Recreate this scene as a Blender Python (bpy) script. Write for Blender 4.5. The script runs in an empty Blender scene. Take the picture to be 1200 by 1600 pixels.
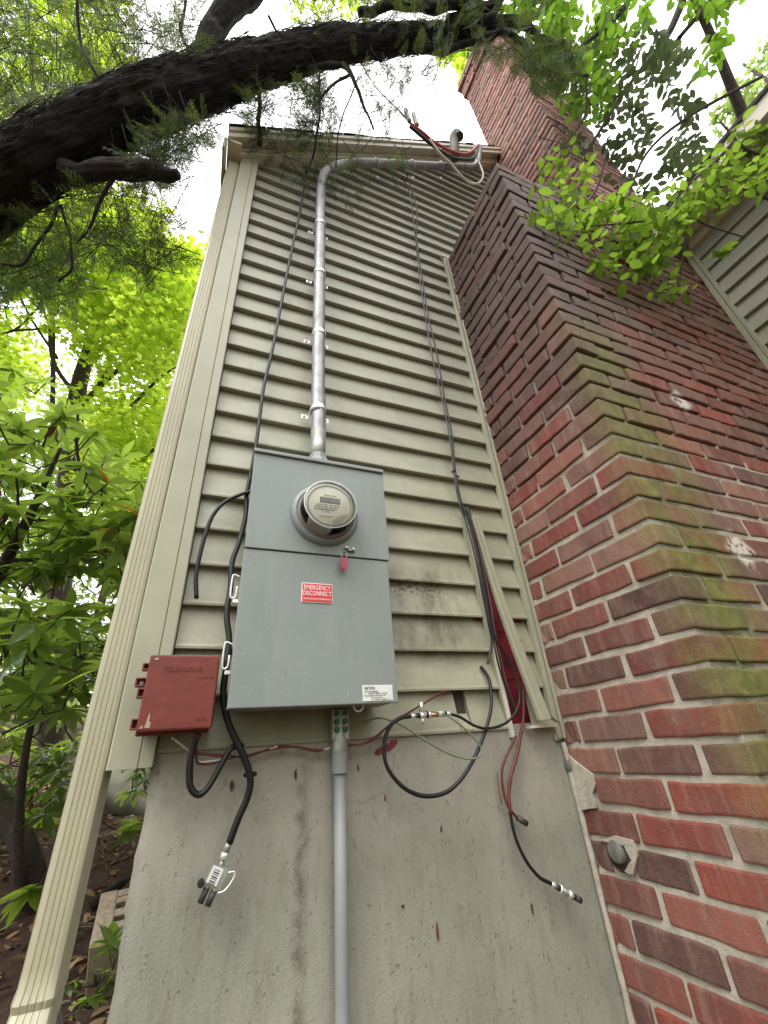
import bpy, bmesh, math, random
import numpy as np
from mathutils import Vector, Matrix, noise
random.seed(7); rng = np.random.default_rng(7)
sc = bpy.context.scene
col = sc.collection

# ------------------------------------------------------------------ camera, sky, sun, exposure
S = 1.064                     # metres from the camera to the gable wall
H = 1.25                      # camera height above the lowest ground
F = 652.8                     # focal length in pixels of a 1200 x 1600 picture
RW = np.array([[0.92817729, -0.36622918, -0.06605383],
               [0.12637707, 0.47715069, -0.86968733],
               [0.35002251, 0.79887634, 0.48916341]])
CAM = np.array([0.0, -S, H])
cd = bpy.data.cameras.new('camera'); cam = bpy.data.objects.new('camera', cd); col.objects.link(cam)
cd.sensor_fit = 'VERTICAL'; cd.sensor_height = 24; cd.sensor_width = 18; cd.lens = 24 * F / 1600
cd.clip_start = 0.02; cd.clip_end = 1000
m = Matrix.Identity(4)
for i in range(3):
    m[i][0] = RW[0, i]; m[i][1] = -RW[1, i]; m[i][2] = -RW[2, i]; m[i][3] = CAM[i]
cam.matrix_world = m
sc.camera = cam

SUN_EL, SUN_ROT = math.radians(58), math.radians(232)
w = bpy.data.worlds.new('World'); sc.world = w; w.use_nodes = True
nt = w.node_tree; nt.nodes.clear()
wo = nt.nodes.new('ShaderNodeOutputWorld'); bg = nt.nodes.new('ShaderNodeBackground')
sky = nt.nodes.new('ShaderNodeTexSky'); sky.sky_type = 'NISHITA'; sky.sun_disc = False
sky.sun_elevation = SUN_EL; sky.sun_rotation = SUN_ROT
sky.air_density = 1.0; sky.dust_density = 6.0; sky.ozone_density = 1.0
hs = nt.nodes.new('ShaderNodeHueSaturation'); hs.inputs['Saturation'].default_value = 0.12
mx = nt.nodes.new('ShaderNodeMix'); mx.data_type = 'RGBA'; mx.inputs[0].default_value = 0.75
tc = nt.nodes.new('ShaderNodeTexCoord'); sx = nt.nodes.new('ShaderNodeSeparateXYZ'); nt.links.new(tc.outputs['Generated'], sx.inputs[0])
mr = nt.nodes.new('ShaderNodeMapRange'); mr.inputs[1].default_value = 0; mr.inputs[2].default_value = 1; mr.inputs[3].default_value = 7.0; mr.inputs[4].default_value = 25.0
nt.links.new(sx.outputs[2], mr.inputs[0]); cc = nt.nodes.new('ShaderNodeCombineColor')
for i_ in range(3): nt.links.new(mr.outputs[0], cc.inputs[i_])
nt.links.new(cc.outputs[0], mx.inputs[7])               # overcast cloud, brighter overhead than at the horizon
nt.links.new(sky.outputs[0], hs.inputs['Color']); nt.links.new(hs.outputs[0], mx.inputs[6])
nt.links.new(mx.outputs[2], bg.inputs[0]); nt.links.new(bg.outputs[0], wo.inputs[0])
bg.inputs[1].default_value = 0.15
sd = bpy.data.lights.new('sun', 'SUN'); sd.energy = 1.0; sd.angle = math.radians(25); sd.color = (1, 0.96, 0.9)
sun = bpy.data.objects.new('sun', sd); col.objects.link(sun)
az = math.pi / 2 - SUN_ROT + math.pi  # direction the sky puts its sun in
sdir = Vector((math.sin(SUN_ROT) * math.cos(SUN_EL), math.cos(SUN_ROT) * math.cos(SUN_EL), math.sin(SUN_EL)))
sun.rotation_euler = sdir.to_track_quat('Z', 'Y').to_euler()
sc.view_settings.view_transform = 'Standard'; sc.view_settings.look = 'None'
sc.view_settings.gamma = 1; sc.view_settings.exposure = 0.42; sc.view_settings.use_curve_mapping = False

# ------------------------------------------------------------------ helpers
def ray(u, v):
    return RW.T @ np.array([(u - 600) / F, (v - 800) / F, 1.0])
def ony(u, v, y=0.0):
    d = ray(u, v); t = (y - CAM[1]) / d[1]; return CAM + t * d
def onx(u, v, x):
    d = ray(u, v); t = (x - CAM[0]) / d[0]; return CAM + t * d
def at(u, v, dist):
    d = ray(u, v); return CAM + d / np.linalg.norm(d) * dist
def pix(P):
    q = RW @ (np.asarray(P, float) - CAM)
    return (600 + F * q[0] / q[2], 800 + F * q[1] / q[2], q[2])
def Z(zu): return zu * S + H

def tag(o, label=None, cat=None, group=None, kind=None):
    if label: o['label'] = label
    if cat: o['category'] = cat
    if group: o['group'] = group
    if kind: o['kind'] = kind
    return o
def empty(name, loc, label, cat, group=None, kind=None):
    o = bpy.data.objects.new(name, None); o.empty_display_size = 0.05; o.location = loc
    col.objects.link(o); tag(o, label, cat, group, kind); bpy.context.view_layer.update(); return o
def par(o, parent):
    if parent is not None:
        o.parent = parent
        p = parent; off = Vector((0, 0, 0))
        M = Matrix.Identity(4); chain = []
        while p: chain.append(p); p = p.parent
        for q in reversed(chain):
            M = M @ q.matrix_parent_inverse @ q.matrix_basis
        o.matrix_parent_inverse = M.inverted()
    return o
def mesh_obj(name, V, Fc, mat, parent=None, smooth=False, mesh=None):
    if mesh is None:
        mesh = bpy.data.meshes.new(name)
        mesh.from_pydata([tuple(map(float, v)) for v in V], [], [tuple(int(i) for i in f) for f in Fc])
        mesh.materials.append(mat)
        if smooth: mesh.shade_smooth()
    o = bpy.data.objects.new(name, mesh); col.objects.link(o)
    return par(o, parent)
def bm_obj(name, bm, mat, parent=None, smooth=False):
    me = bpy.data.meshes.new(name); bmesh.ops.recalc_face_normals(bm, faces=bm.faces); bm.to_mesh(me); bm.free()
    me.materials.append(mat)
    if smooth: me.shade_smooth()
    return mesh_obj(name, None, None, None, parent, mesh=me)
def bbox(bm, lo, hi, bev=0.0, seg=1):
    r = bmesh.ops.create_cube(bm, size=1.0)
    vs = r['verts']
    for v in vs:
        v.co = Vector(((lo[0] + hi[0]) / 2 + v.co.x * (hi[0] - lo[0]), (lo[1] + hi[1]) / 2 + v.co.y * (hi[1] - lo[1]), (lo[2] + hi[2]) / 2 + v.co.z * (hi[2] - lo[2])))
    if bev > 0:
        es = list({e for v in vs for e in v.link_edges})
        bmesh.ops.bevel(bm, geom=es, offset=bev, segments=seg, profile=0.6, affect='EDGES')
def box(name, lo, hi, mat, parent=None, bev=0.0, seg=1):
    bm = bmesh.new(); bbox(bm, lo, hi, bev, seg); return bm_obj(name, bm, mat, parent)
def smoothpath(pts, k=6):
    P = [np.asarray(p, float) for p in pts]
    P = [2 * P[0] - P[1]] + P + [2 * P[-1] - P[-2]]
    out = []
    for i in range(1, len(P) - 2):
        for j in range(k):
            t = j / k; a, b, c, d = P[i - 1], P[i], P[i + 1], P[i + 2]
            out.append(0.5 * ((2 * b) + (-a + c) * t + (2 * a - 5 * b + 4 * c - d) * t * t + (-a + 3 * b - 3 * c + d) * t ** 3))
    out.append(P[-2]); return np.array(out)
def tube_geo(P, r, n=8, cap=True, bump=0.0, bf=8.0):
    P = np.asarray(P, float); N = len(P)
    r = np.full(N, r, float) if np.isscalar(r) else np.interp(np.linspace(0, 1, N), np.linspace(0, 1, len(r)), r)
    T = np.gradient(P, axis=0); T /= np.linalg.norm(T, axis=1)[:, None] + 1e-12
    a = np.array([0, 0, 1.0]) if abs(T[0][2]) < .9 else np.array([1.0, 0, 0])
    nrm = np.cross(T[0], a); nrm /= np.linalg.norm(nrm)
    V = []; Fc = []
    for i in range(N):
        nrm = nrm - T[i] * (nrm @ T[i]); nrm /= np.linalg.norm(nrm) + 1e-12
        bi = np.cross(T[i], nrm)
        for j in range(n):
            t = 2 * math.pi * j / n; rr = r[i]
            d = math.cos(t) * nrm + math.sin(t) * bi
            if bump:
                q = P[i] * bf + d * 2.2
                rr *= 1 + bump * noise.noise(Vector(q)) + bump * .5 * noise.noise(Vector(q * 3.1))
            V.append(P[i] + d * rr)
    for i in range(N - 1):
        for j in range(n):
            Fc.append((i * n + j, i * n + (j + 1) % n, (i + 1) * n + (j + 1) % n, (i + 1) * n + j))
    if cap: Fc.append(tuple(range(n - 1, -1, -1))); Fc.append(tuple((N - 1) * n + j for j in range(n)))
    return V, Fc
def tube(name, pts, r, mat, parent=None, n=8, k=6, smooth=True, **kw):
    P = smoothpath(pts, k) if k > 1 else np.array(pts, float)
    V, Fc = tube_geo(P, r, n, **kw)
    return mesh_obj(name, V, Fc, mat, parent, smooth)
def tubes(name, lst, mat, parent=None, n=5, k=4, **kw):
    V = []; Fc = []
    for pts, r in lst:
        v, f = tube_geo(smoothpath(pts, k) if k > 1 else np.array(pts, float), r, n, **kw)
        o = len(V); V += v; Fc += [tuple(i + o for i in q) for q in f]
    return mesh_obj(name, V, Fc, mat, parent, True)
def lathe(name, prof, mat, parent, c, axis='y', n=40, smooth=True):
    V = []; Fc = []; N = len(prof)
    for (r, h) in prof:
        for j in range(n):
            t = 2 * math.pi * j / n; a, b = r * math.cos(t), r * math.sin(t)
            if axis == 'y': V.append((c[0] + a, c[1] + h, c[2] + b))
            elif axis == 'z': V.append((c[0] + a, c[1] + b, c[2] + h))
            else: V.append((c[0] + h, c[1] + a, c[2] + b))
    for i in range(N - 1):
        for j in range(n): Fc.append((i * n + j, i * n + (j + 1) % n, (i + 1) * n + (j + 1) % n, (i + 1) * n + j))
    loop_ = prof[0] == prof[-1]
    if prof[0][0] > 1e-6 and not loop_: Fc.append(tuple(range(n)))
    if prof[-1][0] > 1e-6 and not loop_: Fc.append(tuple((N - 1) * n + j for j in range(n)))
    me = bpy.data.meshes.new(name); me.from_pydata(V, [], Fc); me.materials.append(mat)
    bm = bmesh.new(); bm.from_mesh(me); bmesh.ops.remove_doubles(bm, verts=bm.verts, dist=1e-6); bmesh.ops.recalc_face_normals(bm, faces=bm.faces); bm.to_mesh(me); bm.free()
    if smooth:
        me.shade_smooth()
        try: me.set_sharp_from_angle(angle=math.radians(35))
        except Exception: pass
    return mesh_obj(name, None, None, None, parent, mesh=me)
def prism(name, poly, d, mat, parent=None):
    """poly: list of 3-D points (planar); d: thickness vector"""
    n = len(poly); d = np.array(d, float); V = [np.array(p, float) for p in poly] + [np.array(p, float) + d for p in poly]
    Fc = [tuple(range(n)), tuple(range(2 * n - 1, n - 1, -1))] + [(i, i + n, (i + 1) % n + n, (i + 1) % n) for i in range(n)]
    me = bpy.data.meshes.new(name); me.from_pydata([tuple(v) for v in V], [], Fc); me.materials.append(mat)
    bm = bmesh.new(); bm.from_mesh(me); bmesh.ops.recalc_face_normals(bm, faces=bm.faces); bm.to_mesh(me); bm.free()
    return mesh_obj(name, None, None, None, parent, mesh=me)
def scatter(name, TV, TF, M, mat, parent=None, rnd=True, smooth=False):
    """merge len(M) copies (4x4) of a small template into one mesh, with a random value per copy"""
    TV = np.asarray(TV, float); nv = len(TV); N = len(M)
    V = np.einsum('nij,vj->nvi', M[:, :3, :3], TV) + M[:, None, :3, 3]
    V = V.reshape(-1, 3).astype(np.float32)
    ls = np.array([len(f) for f in TF]); flat = np.concatenate([np.array(f) for f in TF])
    idx = (flat[None, :] + (np.arange(N) * nv)[:, None]).reshape(-1).astype(np.int32)
    me = bpy.data.meshes.new(name)
    me.vertices.add(len(V)); me.vertices.foreach_set('co', V.reshape(-1))
    me.loops.add(len(idx)); me.loops.foreach_set('vertex_index', idx)
    nf = len(ls) * N; tot = np.tile(ls, N); st = np.concatenate([[0], np.cumsum(tot)[:-1]])
    me.polygons.add(nf); me.polygons.foreach_set('loop_start', st.astype(np.int32))
    try: me.polygons.foreach_set('loop_total', tot.astype(np.int32))
    except Exception: pass
    a = me.attributes.new('rnd', 'FLOAT', 'FACE')
    a.data.foreach_set('value', np.repeat(rng.random(N), len(ls)).astype(np.float32))
    me.update(calc_edges=True); me.validate(); me.materials.append(mat)
    if smooth: me.shade_smooth()
    return mesh_obj(name, None, None, None, parent, mesh=me)
def frames(P, nrm, tilt=0.5, size=(1, 1), axis=None):
    """4x4 frames at P with z near nrm (N,3), random spin"""
    P = np.asarray(P); N = len(P)
    z = np.broadcast_to(np.asarray(nrm, float), (N, 3)) + rng.normal(0, tilt, (N, 3)); z /= np.linalg.norm(z, axis=1)[:, None]
    if axis is None: a = rng.normal(0, 1, (N, 3))
    else: a = np.broadcast_to(np.asarray(axis, float), (N, 3)) + rng.normal(0, .25, (N, 3))
    x = a - z * (a * z).sum(1)[:, None]; x /= np.linalg.norm(x, axis=1)[:, None] + 1e-9
    y = np.cross(z, x); s = rng.uniform(size[0], size[1], N)[:, None]
    M = np.zeros((N, 4, 4)); M[:, :3, 0] = x * s; M[:, :3, 1] = y * s; M[:, :3, 2] = z * s; M[:, :3, 3] = P; M[:, 3, 3] = 1
    return M
def text(name, s, size, mat, parent, loc, xdir=(1, 0, 0), zdir=(0, 0, 1), sx=1.0, ext=0.0003, bold=0.0, align='CENTER', fit=None):
    cu = bpy.data.curves.new(name, 'FONT'); cu.body = s; cu.size = size; cu.extrude = ext; cu.offset = bold
    cu.align_x = align; cu.align_y = 'CENTER'; cu.resolution_u = 2
    o = bpy.data.objects.new(name + '_c', cu); col.objects.link(o)
    dg = bpy.context.evaluated_depsgraph_get(); me = bpy.data.meshes.new_from_object(o.evaluated_get(dg))
    bpy.data.objects.remove(o)
    if fit:
        xs_ = [v.co.x for v in me.vertices]; sx = fit / (max(xs_) - min(xs_))
    me.materials.clear(); me.materials.append(mat)
    X = Vector(xdir).normalized(); Y = Vector(zdir).normalized(); N = X.cross(Y)
    M = Matrix.Identity(4)
    for i in range(3): M[i][0] = X[i] * sx; M[i][1] = Y[i]; M[i][2] = N[i]; M[i][3] = loc[i]
    me.transform(M); return mesh_obj(name, None, None, None, parent, mesh=me)

# ------------------------------------------------------------------ materials
class NB:
    def __init__(s, name):
        s.m = bpy.data.materials.new(name); s.m.use_nodes = True; s.t = s.m.node_tree; s.n = s.t.nodes; s.l = s.t.links
        s.b = s.n['Principled BSDF']; s.out = s.n['Material Output']
    def new(s, t, **kw):
        x = s.n.new('ShaderNode' + t)
        for k, v in kw.items(): setattr(x, k, v)
        return x
    def set(s, sock, v):
        if hasattr(v, 'node'): s.l.new(v, sock)
        else:
            if isinstance(v, tuple) and len(v) == 3 and len(sock.default_value) == 4: v = v + (1,)
            sock.default_value = v
    def pos(s, obj=False):
        return s.new('TexCoord').outputs['Object'] if obj else s.new('NewGeometry').outputs['Position']
    def noise(s, scale, detail=4, rough=.6, stretch=None, vec=None, dist=0.0):
        v = vec if vec is not None else s.pos()
        if stretch:
            mp = s.new('Mapping'); mp.inputs['Scale'].default_value = stretch; s.l.new(v, mp.inputs[0]); v = mp.outputs[0]
        x = s.new('TexNoise'); x.inputs['Scale'].default_value = scale; x.inputs['Detail'].default_value = detail
        x.inputs['Roughness'].default_value = rough; x.inputs['Distortion'].default_value = dist; s.l.new(v, x.inputs['Vector']); return x.outputs['Fac']
    def ramp(s, fac, stops):
        r = s.new('ValToRGB'); e = r.color_ramp.elements
        while len(e) < len(stops): e.new(.5)
        for i, (p, c) in enumerate(stops):
            e[i].position = p; e[i].color = (c if isinstance(c, tuple) else (c, c, c)) + (1,)
        s.set(r.inputs[0], fac); return r.outputs[0]
    def mix(s, fac, a, b, mode='MIX'):
        x = s.new('Mix', data_type='RGBA', blend_type=mode); s.set(x.inputs[0], fac); s.set(x.inputs[6], a); s.set(x.inputs[7], b); return x.outputs[2]
    def math(s, op, a, b=0.0, c=None):
        x = s.new('Math', operation=op); s.set(x.inputs[0], a); s.set(x.inputs[1], b)
        if c is not None: s.set(x.inputs[2], c)
        return x.outputs[0]
    def sep(s, v):
        x = s.new('SeparateXYZ'); s.l.new(v, x.inputs[0]); return x.outputs
    def band(s, v, lo, hi, soft):
        """1 between lo and hi, soft edges"""
        a = s.new('MapRange', interpolation_type='SMOOTHSTEP'); s.set(a.inputs[0], v); a.inputs[1].default_value = lo - soft; a.inputs[2].default_value = lo + soft
        b = s.new('MapRange', interpolation_type='SMOOTHSTEP'); s.set(b.inputs[0], v); b.inputs[1].default_value = hi + soft; b.inputs[2].default_value = hi - soft
        return s.math('MULTIPLY', a.outputs[0], b.outputs[0])
    def bump(s, h, strength=.3, dist=.01):
        x = s.new('Bump'); x.inputs['Strength'].default_value = strength; x.inputs['Distance'].default_value = dist
        s.set(x.inputs['Height'], h); s.l.new(x.outputs[0], s.b.inputs['Normal']); return x
    def fin(s, color=None, rough=None, metal=None, **kw):
        if color is not None: s.set(s.b.inputs['Base Color'], color)
        if rough is not None: s.set(s.b.inputs['Roughness'], rough)
        if metal is not None: s.set(s.b.inputs['Metallic'], metal)
        for k, v in kw.items(): s.set(s.b.inputs[k.replace('_', ' ')], v)
        return s.m
def simple(name, c, rough=.5, metal=0.0, var=.12, scale=30, bump=0.0, **kw):
    n = NB(name); d = tuple(x * (1 - var) for x in c); e = tuple(min(1, x * (1 + var)) for x in c)
    f = n.noise(scale, 4)
    cc = n.ramp(f, [(.3, d), (.7, e)])
    if bump: n.bump(n.noise(scale * 3, 3), bump, .002)
    return n.fin(cc, rough, metal, **kw)

def siding_mat():
    n = NB('sage vinyl siding'); p = n.pos(); X, Y, Zz = n.sep(p)
    base = n.ramp(n.noise(3.0, 5, .6, (1, 1, 3)), [(.3, (.27, .27, .19)), (.7, (.385, .38, .275))])
    grime = n.ramp(n.noise(7, 6, .7, (1, 1, 2.5)), [(.5, 0.0), (.75, .35)])
    c = n.mix(grime, base, (.20, .19, .14))
    hi = n.band(Zz, H + 1.2, H + 9, .9)                     # greyer high up
    c = n.mix(n.math('MULTIPLY', hi, .55), c, (.33, .335, .30))
    # mould splashes next to the meter box
    m = n.math('MULTIPLY', n.band(X, .40, .72, .04), n.band(Zz, H + .20, H + .47, .04))
    sp = n.ramp(n.noise(70, 5, .75, (1, 1, 1.3)), [(.5, 0.0), (.56, 1.0)])
    m2 = n.math('MULTIPLY', n.band(X, .38, .66, .05), n.band(Zz, H + .385, H + .43, .02))
    c = n.mix(n.math('MULTIPLY', m2, sp), c, (.06, .05, .035))
    st = n.ramp(n.noise(14, 5, .7, (1, 1, .5)), [(.42, 0.0), (.66, .8)])
    c = n.mix(n.math('MULTIPLY', m, st), c, (.10, .085, .055))
    drip = n.math('MULTIPLY', n.band(Zz, H - .1, H + 1.6, .2), n.ramp(n.noise(30, 4, .7, (1, 1, .12)), [(.55, 0.0), (.78, .35)]))
    c = n.mix(drip, c, (.17, .15, .10))
    sc2 = n.ramp(n.noise(55, 5, .8, (1, 1, 2.2)), [(.68, 0.0), (.73, .8)]); c = n.mix(n.math('MULTIPLY', sc2, n.ramp(n.noise(3.5, 2), [(.55, 0.0), (.65, 1.0)])), c, (.06, .055, .045))
    low = n.math('MULTIPLY', n.band(Zz, H - .2, H + .35, .12), n.ramp(n.noise(9, 5, .7), [(.5, 0.0), (.8, .5)]))
    c = n.mix(low, c, (.22, .17, .10))
    n.bump(n.noise(120, 2, .5, (.15, 1, 1)), .06, .001)
    return n.fin(c, n.ramp(n.noise(20), [(.3, .36), (.7, .52)]))
def brick_mat(attr=False, pink=False):
    n = NB('weathered red brick' + (' far' if attr else '')); p = n.pos(); X, Y, Zz = n.sep(p)
    if attr: a = n.new('Attribute'); a.attribute_name = 'rnd'; r = a.outputs['Fac']
    else: r = n.new('ObjectInfo').outputs['Random']
    if pink: stops = [(0, (.22, .09, .07)), (.3, (.33, .13, .105)), (.6, (.46, .21, .17)), (.85, (.30, .13, .11)), (1, (.16, .075, .065))]
    else: stops = [(0, (.075, .034, .030)), (.12, (.20, .095, .075)), (.26, (.25, .050, .034)), (.38, (.15, .045, .036)), (.50, (.29, .10, .070)), (.62, (.27, .155, .115)), (.74, (.11, .050, .042)), (.87, (.29, .060, .036)), (1, (.17, .12, .095))]
    base = n.ramp(r, stops)
    off = n.new('Vector' + 'Math', operation='ADD'); n.l.new(p, off.inputs[0]); cmb = n.new('CombineXYZ')
    n.set(cmb.inputs[0], n.math('MULTIPLY', r, 37.0)); n.set(cmb.inputs[2], n.math('MULTIPLY', r, 91.0)); n.l.new(cmb.outputs[0], off.inputs[1])
    v = off.outputs[0]
    c = n.mix(n.ramp(n.noise(14, 5, .65, (1, 1, .7), v), [(.44, 0.0), (.70, .8)]), base, (.17, .10, .075))
    c = n.mix(n.ramp(n.noise(26, 5, .75, (1, 1, .14)), [(.50, 0.0), (.72, .42)]), c, (.42, .27, .21))
    c = n.mix(n.ramp(n.noise(34, 4, .7, (1, 1, .18), v), [(.52, 0.0), (.70, .5)]), c, (.070, .045, .040))
    c = n.mix(n.ramp(n.noise(60, 4, .7, None, v), [(.55, 0.0), (.75, .35)]), c, (.33, .20, .15))
    if not pink:
        # green algae on the outer corner
        d1 = n.math('SUBTRACT', X, XJ); moss = n.band(d1, -.02, .24, .13)
        sidem = n.band(Y, -.62, -.425, .055)
        mo = n.math('MULTIPLY', n.math('MULTIPLY', moss, sidem), n.band(Zz, H - .25, H + 1.25, .28))
        nz = n.noise(6, 5, .7)
        mo = n.math('MULTIPLY', mo, n.ramp(nz, [(.34, .25), (.52, 1.0)]))
        mo = n.math('MULTIPLY', mo, n.ramp(n.math('FRACT', n.math('MULTIPLY', r, 7.3)), [(.0, .35), (.35, 1.0)]))
        c = n.mix(n.math('MULTIPLY', mo, .92), c, n.ramp(n.noise(25, 4), [(.3, (.085, .105, .02)), (.7, (.24, .24, .055))]))
        # soot and lichen on the upper courses
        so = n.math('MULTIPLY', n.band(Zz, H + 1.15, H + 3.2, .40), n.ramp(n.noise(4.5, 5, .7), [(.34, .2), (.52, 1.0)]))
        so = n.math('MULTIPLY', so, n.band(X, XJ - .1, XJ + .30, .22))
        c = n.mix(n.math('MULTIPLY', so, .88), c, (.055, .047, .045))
        # old white paint spots
        wp = n.math('MULTIPLY', n.band(n.math('ADD', n.math('ABSOLUTE', n.math('SUBTRACT', X, 1.39)), n.math('ABSOLUTE', n.math('SUBTRACT', Zz, H + .955))), -1, .05, .02), n.ramp(n.noise(30, 4), [(.38, 0.0), (.45, 1.0)]))
        wp2 = n.math('MULTIPLY', n.band(n.math('ADD', n.math('ABSOLUTE', n.math('SUBTRACT', X, 1.285)), n.math('ABSOLUTE', n.math('SUBTRACT', Zz, H + .395))), -1, .06, .02), n.ramp(n.noise(40, 4), [(.42, 0.0), (.48, 1.0)]))
        c = n.mix(n.math('MAXIMUM', wp, wp2), c, (.62, .57, .50))
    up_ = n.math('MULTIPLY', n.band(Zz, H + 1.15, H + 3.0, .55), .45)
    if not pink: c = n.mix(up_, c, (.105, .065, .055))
    h = n.math('ADD', n.noise(28, 7, .8, None, v), n.math('MULTIPLY', n.noise(300, 3, .7), .6))
    n.bump(h, .6, .007)
    return n.fin(c, n.ramp(n.noise(30), [(.3, .62), (.7, .9)]))
def mortar_mat():
    n = NB('sandy mortar'); p = n.pos(); X, Y, Zz = n.sep(p)
    c = n.ramp(n.noise(28, 6, .75), [(.28, (.32, .29, .225)), (.5, (.50, .455, .37)), (.75, (.62, .575, .48))])
    c = n.mix(n.ramp(n.noise(5, 4), [(.5, 0.0), (.8, .5)]), c, (.20, .18, .12))
    mo = n.math('MULTIPLY', n.band(X, XJ - .02, XJ + .3, .15), n.band(Zz, H - .3, H + 1.1, .25))
    mo = n.math('MULTIPLY', mo, n.band(Y, -.7, -.43, .05))
    mo = n.math('MULTIPLY', mo, n.ramp(n.noise(11, 5, .7), [(.36, .3), (.55, 1.0)])); c = n.mix(n.math('MULTIPLY', mo, .9), c, (.085, .10, .022))
    up = n.band(Zz, H + .9, H + 20, .5)
    c = n.mix(n.math('MULTIPLY', up, .75), c, (.11, .09, .075))       # darker joints high up
    n.bump(n.math('ADD', n.noise(60, 6, .8), n.math('MULTIPLY', n.noise(260, 3, .7), .5)), .8, .006)
    return n.fin(c, .95)
def concrete_mat():
    n = NB('foundation concrete'); p = n.pos(); X, Y, Zz = n.sep(p)
    c = n.ramp(n.noise(2.6, 6, .65, (1, 1, .6)), [(.3, (.245, .245, .195)), (.7, (.365, .36, .30))])
    c = n.mix(n.ramp(n.noise(55, 3, .7, (1, 1, .22)), [(.48, 0.0), (.74, .42)]), c, (.17, .16, .12))
    c = n.mix(n.ramp(n.noise(240, 2, .6), [(.6, 0.0), (.74, .3)]), c, (.12, .11, .08))
    c = n.mix(n.math('MULTIPLY', n.band(Zz, H - .18, H + .1, .06), n.ramp(n.noise(10, 5, .7), [(.35, .1), (.65, .75)])), c, (.40, .36, .31))
    # damp run under the meter box
    run = n.math('MULTIPLY', n.band(n.math('ADD', X, n.math('MULTIPLY', n.noise(20, 4), .05)), .245, .265, .012), n.band(Zz, H - .55, H + .0, .12))
    c = n.mix(n.math('MULTIPLY', run, n.ramp(n.noise(40, 4, .8), [(.4, .1), (.6, .75)])), c, (.10, .085, .065))
    c = n.mix(n.math('MULTIPLY', n.band(Zz, H - 3, H - .45, .1), n.ramp(n.noise(7, 5), [(.45, 0.0), (.7, .35)])), c, (.17, .16, .11))
    vo = n.new('TexVoronoi', feature='DISTANCE_TO_EDGE'); vo.inputs['Scale'].default_value = 3.2
    wv = n.new('VectorMath', operation='ADD'); nz_ = n.new('TexNoise'); nz_.inputs['Scale'].default_value = 5; nz_.inputs['Detail'].default_value = 6; n.l.new(p, nz_.inputs['Vector'])
    sv = n.new('VectorMath', operation='SCALE'); sv.inputs['Scale'].default_value = .35; n.l.new(nz_.outputs['Color'], sv.inputs[0]); n.l.new(p, wv.inputs[0]); n.l.new(sv.outputs[0], wv.inputs[1]); n.l.new(wv.outputs[0], vo.inputs['Vector'])
    crk = n.math('MULTIPLY', n.ramp(vo.outputs['Distance'], [(0.0, 1.0), (.006, 0.0)]), n.ramp(n.noise(1.7, 2), [(.5, 0.0), (.62, .7)]))
    c = n.mix(crk, c, (.09, .08, .06))
    pits = n.ramp(n.noise(95, 3, .6, (1, 1, .6)), [(.30, 1.0), (.36, 0.0)])
    c = n.mix(n.math('MULTIPLY', pits, .35), c, (.11, .10, .075))
    hh = n.math('ADD', n.noise(22, 6, .75, (1, 1, .3)), n.math('MULTIPLY', n.noise(200, 3, .7), .45)); hh = n.math('SUBTRACT', hh, n.math('MULTIPLY', pits, .5))
    n.bump(hh, .5, .005)
    return n.fin(c, .9)
def leaf_mat(name, cols, trans, tf=.45, rough=.5, spec=.35):
    n = NB(name)
    a = n.new('Attribute'); a.attribute_name = 'rnd'; oi = n.new('ObjectInfo').outputs['Random']
    r = n.math('FRACT', n.math('ADD', a.outputs['Fac'], oi))
    c = n.ramp(r, [(i / (len(cols) - 1), k) for i, k in enumerate(cols)])
    n.fin(c, rough); n.b.inputs['Specular IOR Level'].default_value = spec
    tr = n.new('BsdfTranslucent'); k = n.ramp(r, [(0, tuple(x * .75 for x in trans)), (1, tuple(x * 1.25 for x in trans))]); n.set(tr.inputs[0], k)
    ms = n.new('MixShader'); ms.inputs[0].default_value = tf
    n.l.new(n.b.outputs[0], ms.inputs[1]); n.l.new(tr.outputs[0], ms.inputs[2]); n.l.new(ms.outputs[0], n.out.inputs[0]); return n.m
def bark_mat(name, a, b, sc_=18, st=(1, 1, .3)):
    n = NB(name); c = n.ramp(n.noise(sc_, 6, .75, st), [(.3, a), (.7, b)])
    n.bump(n.noise(sc_ * 2, 6, .8, st), .9, .02); return n.fin(c, .9)

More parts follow.
